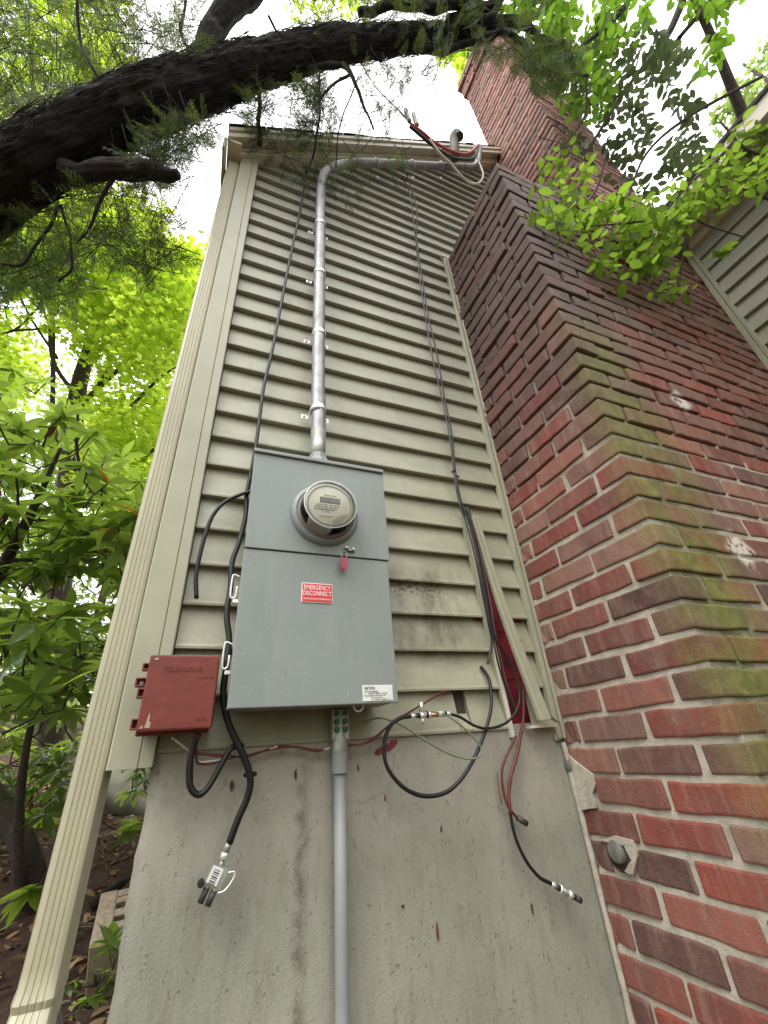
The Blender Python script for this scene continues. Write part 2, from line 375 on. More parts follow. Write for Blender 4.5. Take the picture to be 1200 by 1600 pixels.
XJ = .905 * S; YF = (.553 - 1) * S; XR = 2.129 * S; ZB = Z(2.175)
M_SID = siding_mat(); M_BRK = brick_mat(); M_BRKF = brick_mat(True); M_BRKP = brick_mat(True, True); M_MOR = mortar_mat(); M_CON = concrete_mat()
M_TRIM = simple('sage trim', (.34, .335, .24), .42, var=.10, scale=6)
M_TRIML = simple('cream aluminium trim', (.62, .58, .47), .45, var=.10, scale=5)
M_DOWN = simple('beige downspout enamel', (.40, .375, .26), .4, var=.08, scale=4)
M_SHEATH = simple('dark brown sheathing', (.06, .045, .035), .9)  # the sheathing's own dark brown, shared by the post cap
M_REDP = simple('dark red painted sheathing', (.20, .012, .022), .45, var=.5, scale=14, bump=.4)
M_SHINGLE = simple('charcoal shingle', (.05, .045, .045), .95, var=.4, scale=60, bump=.5)
def boxgray():
    n = NB('grey enamelled steel'); c = n.ramp(n.noise(4, 5, .6), [(.3, (.205, .235, .222)), (.7, (.245, .275, .262))])
    c = n.mix(n.ramp(n.noise(13, 5, .7, (1, 1, .10)), [(.50, 0.0), (.75, .35)]), c, (.30, .32, .29))
    c = n.mix(n.ramp(n.noise(21, 6, .75, (1, 1, .25)), [(.56, 0.0), (.78, .40)]), c, (.13, .145, .13))
    c = n.mix(n.ramp(n.noise(75, 3, .9, (1, 1, .5)), [(.70, 0.0), (.73, .5)]), c, (.10, .085, .06))
    c = n.mix(n.ramp(n.noise(160, 2, .5), [(.70, 0.0), (.74, .6)]), c, (.45, .46, .42))
    n.bump(n.noise(500, 2), .05, .0005); return n.fin(c, .42)
M_BOX = boxgray()
M_GALV = None
def galv(name, c, scale=40, rough=.35):
    n = NB(name); k = n.ramp(n.noise(scale, 4, .7, (1, 1, .4)), [(.3, tuple(x * .7 for x in c)), (.7, tuple(min(1, x * 1.25) for x in c))])
    n.bump(n.noise(scale * 2, 3), .15, .002)
    return n.fin(k, n.ramp(n.noise(25), [(.3, rough - .08), (.7, rough + .15)]), .55)
M_GALV = galv('galvanised conduit', (.30, .30, .31), 30, .5); M_ALU = galv('bright aluminium', (.75, .74, .70), 80, .3); M_ZINC = galv('dull zinc', (.36, .37, .34), 50, .45)
M_PVC = simple('grey pvc', (.27, .28, .28), .45, var=.08, scale=8)
M_BLK = simple('black cable jacket', (.007, .007, .008), .5, var=.3, scale=40)
M_BLK2 = simple('dusty black wire', (.045, .043, .043), .5, var=.4, scale=20)
M_MAR = simple('maroon painted wire', (.11, .022, .020), .5, var=.4, scale=60)
M_RED = simple('bright red insulation', (.50, .04, .035), .4)
M_WHT = simple('weathered white insulation', (.55, .53, .46), .5)
M_GRNW = simple('dirty green ground wire', (.17, .20, .13), .5)
M_DARK = simple('matte black', (.012, .012, .012), .6)
M_WHITE = simple('white label stock', (.72, .73, .70), .4, var=.04)
M_INK = simple('black ink', (.02, .02, .02), .5); M_INKG = simple('grey ink', (.16, .16, .15), .5)
M_SIGN = simple('red sign vinyl', (.62, .025, .035), .35, var=.05); M_SIGNW = simple('sign white ink', (.82, .80, .76), .4, var=.03)
M_PINK = simple('faded red plastic', (.40, .045, .085), .35, var=.1)
M_GREEN = simple('green screw paint', (.01, .10, .06), .35)
M_LCD = simple('lcd glass', (.085, .10, .075), .15); M_DIAL = simple('meter faceplate', (.62, .60, .50), .45, var=.04); M_DIAL2 = simple('meter dial shade', (.33, .33, .24), .45, var=.04)
def redbox():
    n = NB('brush painted red plastic'); c = n.ramp(n.noise(20, 5, .7, (1, 1, 3)), [(.3, (.13, .020, .014)), (.7, (.20, .032, .022))])
    n.bump(n.noise(60, 4, .7, (1, 1, .3)), .35, .003); return n.fin(c, .5)
M_RBOX = redbox(); M_CHIP = simple('bare beige plastic', (.38, .33, .26), .5)
def glass(name):
    n = NB(name); t = n.new('BsdfTransparent'); t.inputs[0].default_value = (.985, .985, .97, 1)
    g = n.new('BsdfGlossy'); g.inputs['Roughness'].default_value = .03; fr = n.new('Fresnel'); fr.inputs['IOR'].default_value = 1.25
    m_ = n.new('MixShader'); n.l.new(fr.outputs[0], m_.inputs[0]); n.l.new(t.outputs[0], m_.inputs[1]); n.l.new(g.outputs[0], m_.inputs[2]); n.l.new(m_.outputs[0], n.out.inputs[0]); return n.m
M_GLASS = glass('clear polycarbonate')
M_METERW = simple('smoky meter wall', (.40, .37, .36), .22)

# ================================================================== SETTING: ground
def gz(x, y):
    t = min(1, max(0, (y + 1.0) / 9.0)); s_ = t * t * (3 - 2 * t)
    z = -.05 + 1.25 * s_ + .25 * min(1, max(0, (y + .3) / 1.2)) + min(3, max(0, y - 8) * .12)
    z += max(0, (-x - 1.0)) * .05
    return z + .05 * noise.noise(Vector((x * 1.1, y * 1.1, 0))) + .02 * noise.noise(Vector((x * 5, y * 5, 3)))
def ground():
    xs = np.concatenate([np.linspace(-200, -12, 10), np.linspace(-10, 6, 110), np.linspace(8, 200, 10)])
    ys = np.concatenate([np.linspace(-200, -8, 8), np.linspace(-6, 14, 130), np.linspace(16, 200, 10)])
    V = [(x, y, gz(x, y)) for y in ys for x in xs]; n = len(xs)
    Fc = [(j * n + i, j * n + i + 1, (j + 1) * n + i + 1, (j + 1) * n + i) for j in range(len(ys) - 1) for i in range(n - 1)]
    q = NB('brown bark mulch')
    c = q.ramp(q.noise(16, 7, .8), [(.28, (.025, .012, .008)), (.5, (.085, .040, .026)), (.75, (.22, .13, .085))])
    q.bump(q.noise(30, 7, .85), 1.0, .03); q.fin(c, .95)
    o = mesh_obj('ground', V, Fc, q.m, None, True); tag(o, kind='structure'); return o
ground()

# ================================================================== HOUSE
B0, BM = 2.48, .862                     # underside of the rake frieze: z = B0 + BM x (units of S)
def rz(x, off=0.0): return Z(B0 + off) + BM * x
EXP = .0955 * S
house = empty('house', (0, 0, Z(-1.2)), 'sage green vinyl sided house gable end seen from below', 'house')
def panel(x0, x1, zb, ex, mat=M_SID, parent=None, bow=.0019, plane='x', c0=0.0, sgn=1, name='siding_panel', cut=None, endl=None, endr=None):
    """one clapboard course: lip, underside and sloping face. plane 'x': faces -y at y=c0; 'y': runs along y, faces -x at x=c0"""
    n = max(2, int(abs(x1 - x0) / .09)); ph = random.random() * 50
    prof = [(.028, .001), (-.001, -.0012), (-.0015, .004), (.001, .010), (.0195, ex + .002), (.030, ex + .002)]
    V = []; Fc = []
    for i in range(n + 1):
        t = x0 + (x1 - x0) * i / n
        b = bow * noise.noise(Vector((t * 4, ph, 0))) * 1.6; db = .0012 * noise.noise(Vector((t * 1.5, ph, 7)))
        for (a, h) in prof:
            if plane == 'x': V.append((t, c0 + a + b, zb + h + db))
            else: V.append((c0 + a + b, t, zb + h + db))
    k = len(prof)
    for i in range(n):
        for j in range(k - 1): Fc.append((i * k + j, i * k + j + 1, (i + 1) * k + j + 1, (i + 1) * k + j))
    Fc.append(tuple(range(k))); Fc.append(tuple(n * k + j for j in range(k - 1, -1, -1)))
    if cut:                                  # slanted end follows the rake
        V = [(max(v[0], cut(v[2])), v[1], v[2]) if i < k else v for i, v in enumerate(V)]
    if endl: V = [(endl(v[2]), v[1], v[2]) if i < k else v for i, v in enumerate(V)]
    if endr: V = [(endr(v[2]), v[1], v[2]) if i >= n * k else v for i, v in enumerate(V)]
    return mesh_obj(name, V, Fc, mat, parent)
XL = -.066 * S + .002
box('sheathing', (-.14 * S, .028, Z(-.0)), (2.2 * S, .05, Z(2.45)), M_SHEATH, house)
prism('gable_sheathing', [(-.14 * S, .030, Z(2.45)), (2.2 * S, .030, Z(2.45)), (2.2 * S, .030, rz(2.2 * S, .08)), (-.14 * S, .030, rz(-.14 * S, .08))], (0, .026, 0), M_SHEATH, house)
box('painted_sheathing', (.70 * S, .0205, Z(.012)), (.87 * S, .027, Z(.62)), M_REDP, house)
for zz in (.14, .27, .41):
    box('sheathing_lap', (.70 * S, .0180, Z(zz)), (.87 * S, .0206, Z(zz + .045 * .9)), M_REDP, house, .001)
def edge(p, q):
    a, b = ony(*p), ony(*q)
    return lambda z: float(a[0] + (b[0] - a[0]) * (z - a[2]) / (b[2] - a[2]))
GL = edge((725, 806), (799, 1138)); GR = edge((742, 806), (856, 1130))
gl = lambda zu: GL(Z(zu)); gr_ = lambda zu: GR(Z(zu))
k = 0
while True:
    zu = .02 + k * .0955
    if zu > 4.2: break
    zb = Z(zu); right = XJ - .004 if zu < 2.12 else 2.1 * S
    if zu + .0955 > B0 + BM * -.066 - .03:
        x0 = ((zu - B0) / BM) * S - .02
        x0 = max(XL, x0)
        cut = (lambda z: max(XL, (z - Z(B0) - .03) / BM)) if zu > 2.3 else None
        if x0 > 2.0 * S: break
        panel(x0, right, zb, EXP, parent=house, cut=cut)
    elif k == 0:
        panel(XL, .598 * S, zb, EXP, parent=house); panel(.634 * S, gl(zu), zb, EXP, parent=house, endr=GL)
        panel(.6 * S, .632 * S, zb, EXP * .4, parent=house); panel(gr_(zu), right, zb, EXP, parent=house, endl=GR)
    elif zu < .62:
        panel(XL, gl(zu), zb, EXP, parent=house, endr=GL); panel(gr_(zu), right, zb, EXP, parent=house, endl=GR)
    elif k % 5 in (1, 3) and zu < 2.1:
        xs_ = (.50 + .30 * ((k * 37) % 10) / 10) * S
        panel(XL, xs_ + .004, zb, EXP, parent=house); panel(xs_, right, zb, EXP, parent=house, c0=-.0014)
    else: panel(XL, right, zb, EXP, parent=house)
    k += 1
# corner post: wide flat board with a rolled groove
def corner_post():
    xs = [(-.1402, .03), (-.1402, -.016), (-.137, -.019), (-.092, -.019), (-.0905, -.016), (-.089, -.019), (-.068, -.019), (-.066, -.017), (-.066, .01)]
    V = []; Fc = []; zs = [Z(-.004) + (Z(2.52) - Z(-.004)) * i / 24 for i in range(25)]
    for z in zs:
        for (x, y) in xs: V.append((x * S + .0006 * noise.noise(Vector((x * 9, 0, z * 3))), y + .001 * noise.noise(Vector((x * 20, 5, z * 2))), z + (0.02 * x * S * 0)))
    n = len(xs)
    for i in range(24):
        for j in range(n - 1): Fc.append((i * n + j, i * n + j + 1, (i + 1) * n + j + 1, (i + 1) * n + j))
    mesh_obj('corner_post', V, Fc, M_TRIM, house)
corner_post()
box('post_cap', (-.141 * S, -.022, Z(2.5)), (-.06 * S, .02, Z(2.515)), M_SHEATH, house)
box('side_wall', (-.139 * S, .051, Z(0.0)), (-.12 * S, 7, Z(2.4)), M_SID, house)
# inside corner channel beside the chimney
def channel(x0, x1, y0, z0, z1, mat=M_TRIM, parent=house, name='corner_channel'):
    bm = bmesh.new(); bbox(bm, (x0, y0, z0), (x0 + .016, y0 + .02, z1), .0015)
    bbox(bm, (x0 + .019, y0 - .004, z0), (x1, y0 + .02, z1), .0015); bbox(bm, (x0 + .0155, y0 + .006, z0), (x0 + .0195, y0 + .02, z1))
    return bm_obj(name, bm, mat, parent)
channel(XJ - .026, XJ + .004, -.012, Z(-.012), Z(2.2))
box('channel_cap', (XJ - .034, -.016, Z(2.2)), (XJ + .012, .01, Z(2.212)), M_TRIML, house, .001)
box('channel_foot', (XJ - .03, -.006, Z(-.015)), (XJ - .012, .0, Z(.0)), simple('bare aluminium flashing', (.42, .47, .50), .4), house)
# strip that edges the left panels at the gap
a, b = ony(726, 806, -.008), ony(806, 1152, -.008)
def strip(name, a, b, w, t, mat, parent, lip=.0):
    a = np.array(a); b = np.array(b); d = b - a; L = np.linalg.norm(d); d /= L; o = np.cross(d, (0, 1, 0)); o /= np.linalg.norm(o)
    o = o if o[0] > 0 else -o
    q = [a, a + o * w, b + o * w * .9, b]
    return prism(name, q, (0, t, 0), mat, parent)
strip('panel_edge_strip', ony(720, 806, -.004), ony(793, 1128, -.004), .013, .012, M_TRIM, house)
strip('panel_edge_strip', ony(727, 806, -.009), ony(800, 1152, -.009), .012, .012, M_TRIML, house)
# rake: frieze, soffit, fascia, shingles
def rakeboard(name, x0, x1, o0, o1, y0, y1, mat):
    return prism(name, [(x0, y0, rz(x0, o0)), (x1, y0, rz(x1, o0)), (x1, y0, rz(x1, o1)), (x0, y0, rz(x0, o1))], (0, y1 - y0, 0), mat, house)
xe = 1.70 * S
rakeboard('rake_frieze', -.145 * S, xe, .0, .24, -.034, .02, M_TRIML)
rakeboard('frieze_bead', -.145 * S, xe, .022, .034, -.044, -.034, M_TRIML)
rakeboard('rake_soffit', -.20 * S, xe, .052, .064, -.078, -.034, M_TRIML)
rakeboard('rake_fascia', -.20 * S, xe, .036, .076, -.090, -.078, M_TRIML)
rakeboard('rake_fascia', -.20 * S, xe, .079, .108, -.100, -.078, M_TRIML)
rakeboard('roof_deck', -.205 * S, 2.6 * S, .109, .118, -.098, 7.0, M_SHINGLE)
for i in range(26):
    x0 = -.205 * S + i * .076 * S
    if x0 + .08 > xe: break
    rakeboard('shingle', x0, x0 + .074 * S, .119, .123 + .004 * random.random(), -.100 - random.random() * .008, 1.2, M_SHINGLE)
# boxed eave return and gutter along the left eave
box('eave_return', (-.200 * S, -.078, Z(2.345)), (-.1425 * S, .10, Z(2.362)), M_TRIML, house, .002)
box('eave_soffit', (-.200 * S, .101, Z(2.35)), (-.1425 * S, 6.9, Z(2.362)), M_TRIML, house)
box('gutter', (-.214 * S, -.078, Z(2.27)), (-.202 * S, 6.9, Z(2.36)), M_TRIML, house, .003)
# foundation
def foundation():
    x0, x1, z0, z1 = -.07 * S, XJ + .01, Z(-1.45), Z(.03)
    nx, nz = 60, 90; V = []; Fc = []
    for j in range(nz + 1):
        for i in range(nx + 1):
            x = x0 + (x1 - x0) * i / nx; z = z0 + (z1 - z0) * j / nz
            e = 0
            if i == 0: x += .006 * noise.noise(Vector((0, 1, z * 9))) + .003 * noise.noise(Vector((0, 1, z * 40))); e = .006
            V.append((x, .006 + e + .003 * noise.noise(Vector((x * 3, 0, z * 3))), z))
    for j in range(nz):
        for i in range(nx): a = j * (nx + 1) + i; Fc.append((a, a + 1, a + nx + 2, a + nx + 1))
    o = len(V)
    for j in range(nz + 1): v = V[j * (nx + 1)]; V.append((v[0], 3.5, v[2]))
    for j in range(nz): Fc.append((j * (nx + 1), (j + 1) * (nx + 1), o + j + 1, o + j))
    return tag(mesh_obj('foundation_wall', V, Fc, M_CON, None, True), 'stained grey concrete foundation wall under the sage siding', 'foundation')
fw = foundation()
def splat(name, u, v, rx, rz_, mat, parent, y=.003, n=22, sh=0.0):
    c = ony(u, v, y); P = []
    for i in range(n):
        t = 2 * math.pi * i / n; r = 1 + .55 * noise.noise(Vector((math.cos(t) * 1.7 + u, math.sin(t) * 1.7, v)))
        P.append((c[0] + rx * r * math.cos(t), y, c[2] + rz_ * r * math.sin(t) + sh * rx * r * math.cos(t)))
    return prism(name, P, (0, .0022, 0), mat, parent)
M_RSTAIN = simple('red paint splash', (.17, .02, .018), .6, var=.3)
splat('paint_splash', 612, 1163, .016, .009, M_RSTAIN, fw, sh=.4); splat('paint_splash', 594, 1173, .013, .007, M_RSTAIN, fw, sh=.3)
for (u, v, a_, b_) in ((602, 1247, .0015, .006), (684, 1456, .0018, .014), (832, 1420, .002, .01), (690, 1296, .002, .006), (560, 1200, .002, .006), (630, 1416, .003, .002), (462, 1210, .003, .010), (362, 1228, .004, .009)):
    splat('stain_mark', u, v, a_, b_, M_RSTAIN if u in (602, 684) else simple('dark stain', (.05, .045, .035), .8), fw)

# ------------------------------------------------------------------ right wing of the house
wing = empty('house_wing', (XR, -1.5, Z(-1.2)), 'side wing wall with sage siding and eave at the far right beyond the chimney', 'house')
k = 0
while .02 + k * .0955 < 2.22:
    zu = .013 + k * .0955
    panel(YF - 2.6, YF + .02 - .004, Z(zu), EXP, parent=wing, plane='y', c0=XR); k += 1
box('sheathing', (XR + .02, YF - 2.6, Z(-1.3)), (XR + .06, YF + .5, Z(2.3)), M_SHEATH, wing)
def wchannel():
    bm = bmesh.new(); bbox(bm, (XR - .014, YF - .026, Z(-.2)), (XR + .02, YF - .004, Z(2.24)), .0015)
    bbox(bm, (XR - .009, YF - .045, Z(-.2)), (XR + .02, YF - .028, Z(2.24)), .0015); return bm_obj('corner_channel', bm, M_TRIM, wing)
wchannel()
box('frieze_board', (XR - .016, YF - 2.6, Z(2.20)), (XR + .02, YF - .046, Z(2.255)), M_TRIML, wing, .002)
box('soffit', (XR - .20, YF - 2.6, Z(2.258)), (XR + .02, YF + .35, Z(2.272)), M_TRIML, wing)
box('fascia', (XR - .222, YF - 2.6, Z(2.24)), (XR - .202, YF + .35, Z(2.33)), M_TRIML, wing, .002)
prism('roof_slab', [(XR - .235, YF - 2.6, Z(2.331)), (XR + 2.5, YF - 2.6, Z(2.331) + 1.6), (XR + 2.5, YF - 2.6, Z(2.35) + 1.6), (XR - .235, YF - 2.6, Z(2.35))], (0, 2.95, 0), M_SHINGLE, wing)

# ================================================================== CHIMNEY
ch = empty('chimney', ((XJ + XR) / 2, YF / 2, Z(-1.2)), 'weathered red brick chimney with green algae on its outer corner', 'chimney')
CR = .0677; BL, BW, BH = .1945, .0925, .0550
def brick_template(seed, L=BL, W=BW, Hh=BH):
    r = random.Random(seed); bm = bmesh.new(); bmesh.ops.create_cube(bm, size=1)
    for v in bm.verts: v.co = Vector((v.co.x * L, v.co.y * W, v.co.z * Hh))
    le = [e for e in bm.edges if abs((e.verts[0].co - e.verts[1].co).x) > .01]
    bmesh.ops.subdivide_edges(bm, edges=le, cuts=3)
    for v in bm.verts:
        v.co += Vector((r.uniform(-1, 1) * .0022, r.uniform(-1, 1) * .0015, r.uniform(-1, 1) * .0022)); v.co *= (1 - (r.random() < .12) * r.uniform(.01, .03))
    se = [e for e in bm.edges if len(e.link_faces) == 2 and e.calc_face_angle(0) > .8]
    bmesh.ops.bevel(bm, geom=se, offset=.0050, segments=2, profile=.55, affect='EDGES')
    bmesh.ops.recalc_face_normals(bm, faces=bm.faces)
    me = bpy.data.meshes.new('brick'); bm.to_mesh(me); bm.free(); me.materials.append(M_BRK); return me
BR = [brick_template(i) for i in range(10)]
BRC = {}
def brick_len(L, i):
    key = (round(L, 3), i % 3)
    if key not in BRC: BRC[key] = brick_template(100 + len(BRC), L=L)
    return BRC[key]
bricks = []   # (centre, angle about z, length, size on screen)
def course(z, odd):
    """x-run on the front face, y-run on the side face; corner bricks alternate"""
    J = .0132
    # side face: from the corner back to the wall
    y = YF + (.0 if odd else BW + J)
    while y < -.012:
        L = min(BL, -.003 - y)
        if L > .035: bricks.append(((XJ + BW / 2, y + L / 2, z), math.pi / 2, L, 's'))
        y += L + J
    x = XJ + (BW + J if odd else 0)
    while x < XR - .02:
        L = min(BL, XR - .004 - x)
        if L > .035: bricks.append(((x + L / 2, YF + BW / 2, z), 0.0, L, 'f'))
        x += L + J
z = Z(.0335) - CR / 2; i = 0
zz = z - CR * 18
zlist = []
while zz < ZB: zlist.append(zz); zz += CR
for i, zc in enumerate(zlist): course(zc, i % 2 == 0)
plugs = [(onx(888, 1200, XJ), .030), (onx(968, 1336, XJ), .032)]
vis = []
for b in bricks:
    c = (b[0][0] - (BW / 2 if b[3] == 's' else 0), b[0][1] - (BW / 2 if b[3] == 'f' else 0), b[0][2])
    u, v, d = pix(c)
    vis.append((1 / d if (d > .1 and -120 < u < 1330 and -50 < v < 1720) else 0))
order = sorted(range(len(bricks)), key=lambda i: -vis[i])
near = set([i for i in order[:300] if vis[i] > 0])
farM = []
for i, b in enumerate(bricks):
    (x, y, zc), ang, L, f = b
    skip = False
    for pc, pr in plugs:
        if f == 's' and abs(zc - pc[2]) < .05 and abs(y - pc[1]) < L / 2 + .0: 
            if abs(zc - pc[2]) < .036: skip = 'plug'
    jx, jy, jz = (random.gauss(0, .0013), random.gauss(0, .0013), random.gauss(0, .0012))
    if zc > Z(.9): jx = -abs(jx) * 3; jy = -abs(jy) * 3
    me = (BR[i % 10] if L > BL - .002 else brick_len(L, i))
    if i in near:
        if skip:
            # brick notched around a pipe: shorten it on the pipe side
            pc = min(plugs, key=lambda q: abs(q[0][2] - zc) + abs(q[0][1] - y))[0]
            lo, hi = y - L / 2, y + L / 2
            segs = [(lo, pc[1] - .034), (pc[1] + .034, hi)]
            for s0, s1 in segs:
                if s1 - s0 > .03:
                    o = mesh_obj('brick', None, None, None, None, mesh=brick_len(s1 - s0, i)); o.location = (x + jx, (s0 + s1) / 2, zc + jz); o.rotation_euler = (0, 0, ang); bpy.context.view_layer.update(); par(o, ch)
            continue
        o = bpy.data.objects.new('brick', me); col.objects.link(o)
        o.location = (x + jx, y + jy, zc + jz); o.rotation_euler = (random.gauss(0, .006), random.gauss(0, .006), ang + random.gauss(0, .006) + (math.pi if random.random() < .5 else 0))
        par(o, ch)
    else:
        Mt = Matrix.Translation((x + jx, y + jy, zc + jz)) @ Matrix.Rotation(ang, 4, 'Z') @ Matrix.Diagonal((L, BW, BH, 1)); farM.append(np.array(Mt))
def soft_cube(b=.05):
    bm = bmesh.new(); bmesh.ops.create_cube(bm, size=1); me = bpy.data.meshes.new('t')
    for v in bm.verts: v.co.x *= 1
    bm.to_mesh(me); V = [tuple(v.co) for v in me.vertices]; Fc = [tuple(p.vertices) for p in me.polygons]; bm.free(); bpy.data.meshes.remove(me); return V, Fc
TVc, TFc = soft_cube()
def brickmerge(name, Ms, mat, parent):
    """far bricks: chamfered boxes joined in one part"""
    e = .05; V = []; 
    TV = []; 
    for sx in (-1, 1):
        for sy in (-1, 1):
            for sz in (-1, 1):
                TV += [(sx * (.5 - .02), sy * .5, sz * (.5 - .07)), (sx * .5, sy * (.5 - .045), sz * (.5 - .07)), (sx * (.5 - .02), sy * (.5 - .045), sz * .5)]
    bm = bmesh.new(); vs = [bm.verts.new(v) for v in TV]; bmesh.ops.convex_hull(bm, input=vs); bmesh.ops.recalc_face_normals(bm, faces=bm.faces)
    bmesh.ops.dissolve_limit(bm, angle_limit=.01, verts=bm.verts, edges=bm.edges)
    bm.verts.index_update(); TV = [tuple(v.co) for v in bm.verts]; TF = [tuple(v.index for v in f.verts) for f in bm.faces]; bm.free()
    o = scatter(name, TV, TF, np.array(Ms), mat, parent); o['kind'] = 'stuff'; return o
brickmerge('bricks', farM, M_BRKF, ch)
# mortar core, slightly behind the brick faces
box('mortar_core', (XJ + .006, YF + .006, Z(-1.35)), (XR + .02, -.001, Z(.7)), M_MOR, ch)
box('mortar_core', (XJ + .011, YF + .011, Z(.7) + .001), (XR + .02, -.001, ZB - .012), M_MOR, ch)
# smeared mortar between foundation and brickwork and round the pipes
def smear(name, pts, x, mat, parent, th=.004):
    P = [onx(u, v, x) for u, v in pts]; th = .012
    Q = []
    for i in range(len(P)):
        a, b = P[i], P[(i + 1) % len(P)]
        for t in (0, .33, .66):
            p = a + (b - a) * t; p = p + np.array([0, .003 * noise.noise(Vector(p * 60)), .003 * noise.noise(Vector(p * 70 + 5))]); Q.append(p)
    return prism(name, Q, (th, 0, 0), mat, parent)
smear('mortar_smear', [(880, 1170), (893, 1186), (905, 1195), (925, 1210), (930, 1226), (926, 1240), (930, 1262), (892, 1270), (884, 1215)], XJ - .0055, M_MOR, ch)
smear('mortar_smear', [(935, 1312), (960, 1306), (988, 1314), (996, 1340), (988, 1366), (975, 1362), (986, 1345), (975, 1322)], XJ - .0055, M_MOR, ch)
tube('mortar_seam', [(XJ - .003 + .002 * math.sin(i * 3.1), -.004, Z(-.02) - i * .07) for i in range(20)], .0075, M_MOR, ch, n=7, k=2, bump=.5, bf=20)
# sloping wash on the shoulder and the stack above
def wash():
    x0, x1, y0 = XJ + .02, XR - .01, YF + .02
    prism('shoulder_wash', [(x0, y0, ZB - .01), (1.60 * S - .003, y0, ZB + .30), (1.60 * S - .003, y0, ZB - .01)], (0, -y0 - .02, 0), M_MOR, ch)
wash()
SX0, SX1, SY0, SY1, SZ1 = 1.60 * S, 2.112 * S, YF, -.012, Z(5.52)
box('stack_core', (SX0 + .006, SY0 + .006, ZB - .02), (SX1 - .006, SY1 - .006, SZ1 - .01), M_MOR, ch)
stk = []
zc = zlist[-1] + CR; i = 0
def ring(zc, i, g=0.0):
    J = .0132
    y = SY0 - g + (0 if i % 2 else BW + J)
    while y < SY1 + g - .03:
        L = min(BL, SY1 + g - y)
        for xx in (SX0 - g + BW / 2, SX1 + g - BW / 2):
            stk.append(np.array(Matrix.Translation((xx + random.gauss(0, .002), y + L / 2, zc + random.gauss(0, .0012))) @ Matrix.Rotation(math.pi / 2, 4, 'Z') @ Matrix.Diagonal((L, BW, BH, 1))))
        y += L + J
    x = SX0 - g + (BW + J if i % 2 else 0)
    while x < SX1 + g - .03:
        L = min(BL, SX1 + g - x)
        stk.append(np.array(Matrix.Translation((x + L / 2, SY0 - g + BW / 2 + random.gauss(0, .002), zc + random.gauss(0, .0012))) @ Matrix.Diagonal((L, BW, BH, 1))))
        x += L + J
while zc < SZ1:
    g = 0.0 if zc < SZ1 - .30 else (.022 if zc < SZ1 - .1 else .04)
    ring(zc, i, g); zc += CR; i += 1
brickmerge('stack_bricks', stk, M_BRKP, ch)
box('crown_slab', (SX0 - .03, SY0 - .03, SZ1 + .03), (SX1 + .03, SY1 + .03, SZ1 + .09), M_CON, ch, .01)
# pipe stubs with round metal caps beside the foundation
for (pc, pr), lb in zip(plugs, ('round metal pipe plug in the mortar at the top of the foundation corner', 'lower round grey pipe plug set in a broken hole in the brick')):
    t = empty('pipe_plug', tuple(pc), lb, 'pipe plug', 'round pipe plugs in the chimney side')
    lathe('sleeve', [(pr, .0), (pr, -.006), (pr - .004, -.007), (pr - .004, .05), (0, .05)], simple('dark rust sleeve', (.05, .022, .018), .8), t, (XJ + .002, pc[1], pc[2]), 'x', 28)
    lathe('cap', [(.0, -.030), (.012, -.029), (.020, -.026), (.023, -.021), (.023, .04)], simple('dull grey plug', (.15, .145, .13), .85, var=.4, bump=.4), t, (XJ + .016, pc[1] + .003, pc[2] + .006), 'x', 28)

# ================================================================== DOWNSPOUT
ds = empty('downspout', (-.157 * S, -.05, Z(-.9)), 'beige fluted aluminium downspout at the left corner of the house', 'downspout')
def dspout():
    x0, x1, y0, y1 = -.193 * S, -.1405 * S, -.006, .068
    prof = [(x0, y1), (x0, y0 + .012), (x0 + .004, y0 + .003), (x0 + .010, y0)]
    nf = 4; wdt = (x1 - x0 - .020) / nf
    for i in range(nf):
        a = x0 + .010 + i * wdt
        prof += [(a + wdt * .25, y0), (a + wdt * .40, y0 + .0014), (a + wdt * .60, y0 + .0014), (a + wdt * .75, y0)]
    prof += [(x1 - .010, y0), (x1 - .004, y0 + .003), (x1, y0 + .012), (x1, y1)]
    path = [(0, Z(2.33), 0)] + [(0, Z(2.33) - (Z(2.33) - Z(-.25)) * i / 14, 0) for i in range(1, 15)]
    # crimped elbow kicks out towards the camera
    zb = Z(-.25); el = [(-.002, zb - .02, 0), (-.006, zb - .035, 1), (-.006, zb - .045, 0), (-.016, zb - .062, 1), (-.018, zb - .074, 0), (-.034, zb - .095, 1), (-.038, zb - .108, 0), (-.060, zb - .14, 0), (-.085, zb - .19, 0), (-.2, zb - .42, 0), (-.3, zb - .62, 0)]
    rings = [(p[0], p[1], 0) for p in path] + el
    V = []; n = len(prof)
    cx, cy = (x0 + x1) / 2, (y0 + y1) / 2
    for (dy, z, big) in rings:
        sc_ = 1.07 if big else 1.0
        for (x, y) in prof: V.append((cx + (x - cx) * sc_ + .0008 * noise.noise(Vector((x * 30, 0, z * 4))), cy + (y - cy) * sc_ + dy + .001 * noise.noise(Vector((x * 20, 3, z * 3))), z))
    Fc = []
    for i in range(len(rings) - 1):
        for j in range(n): Fc.append((i * n + j, i * n + (j + 1) % n, (i + 1) * n + (j + 1) % n, (i + 1) * n + j))
    o = mesh_obj('pipe', V, Fc, M_DOWN, ds, True)
    try: o.data.set_sharp_from_angle(angle=math.radians(28))
    except Exception: pass
    box('outlet', (x0 + .006, y0 + .006, Z(2.33)), (x1 - .006, y1 - .006, Z(2.37)), M_DOWN, ds, .004)
dspout()

# ================================================================== METER PANEL
YB = -.125
mp = empty('breaker_box', (.23, 0, Z(.08)), 'large grey steel meter and breaker enclosure screwed to the siding', 'electrical panel')
bx0, bx1 = .046 * S, .391 * S
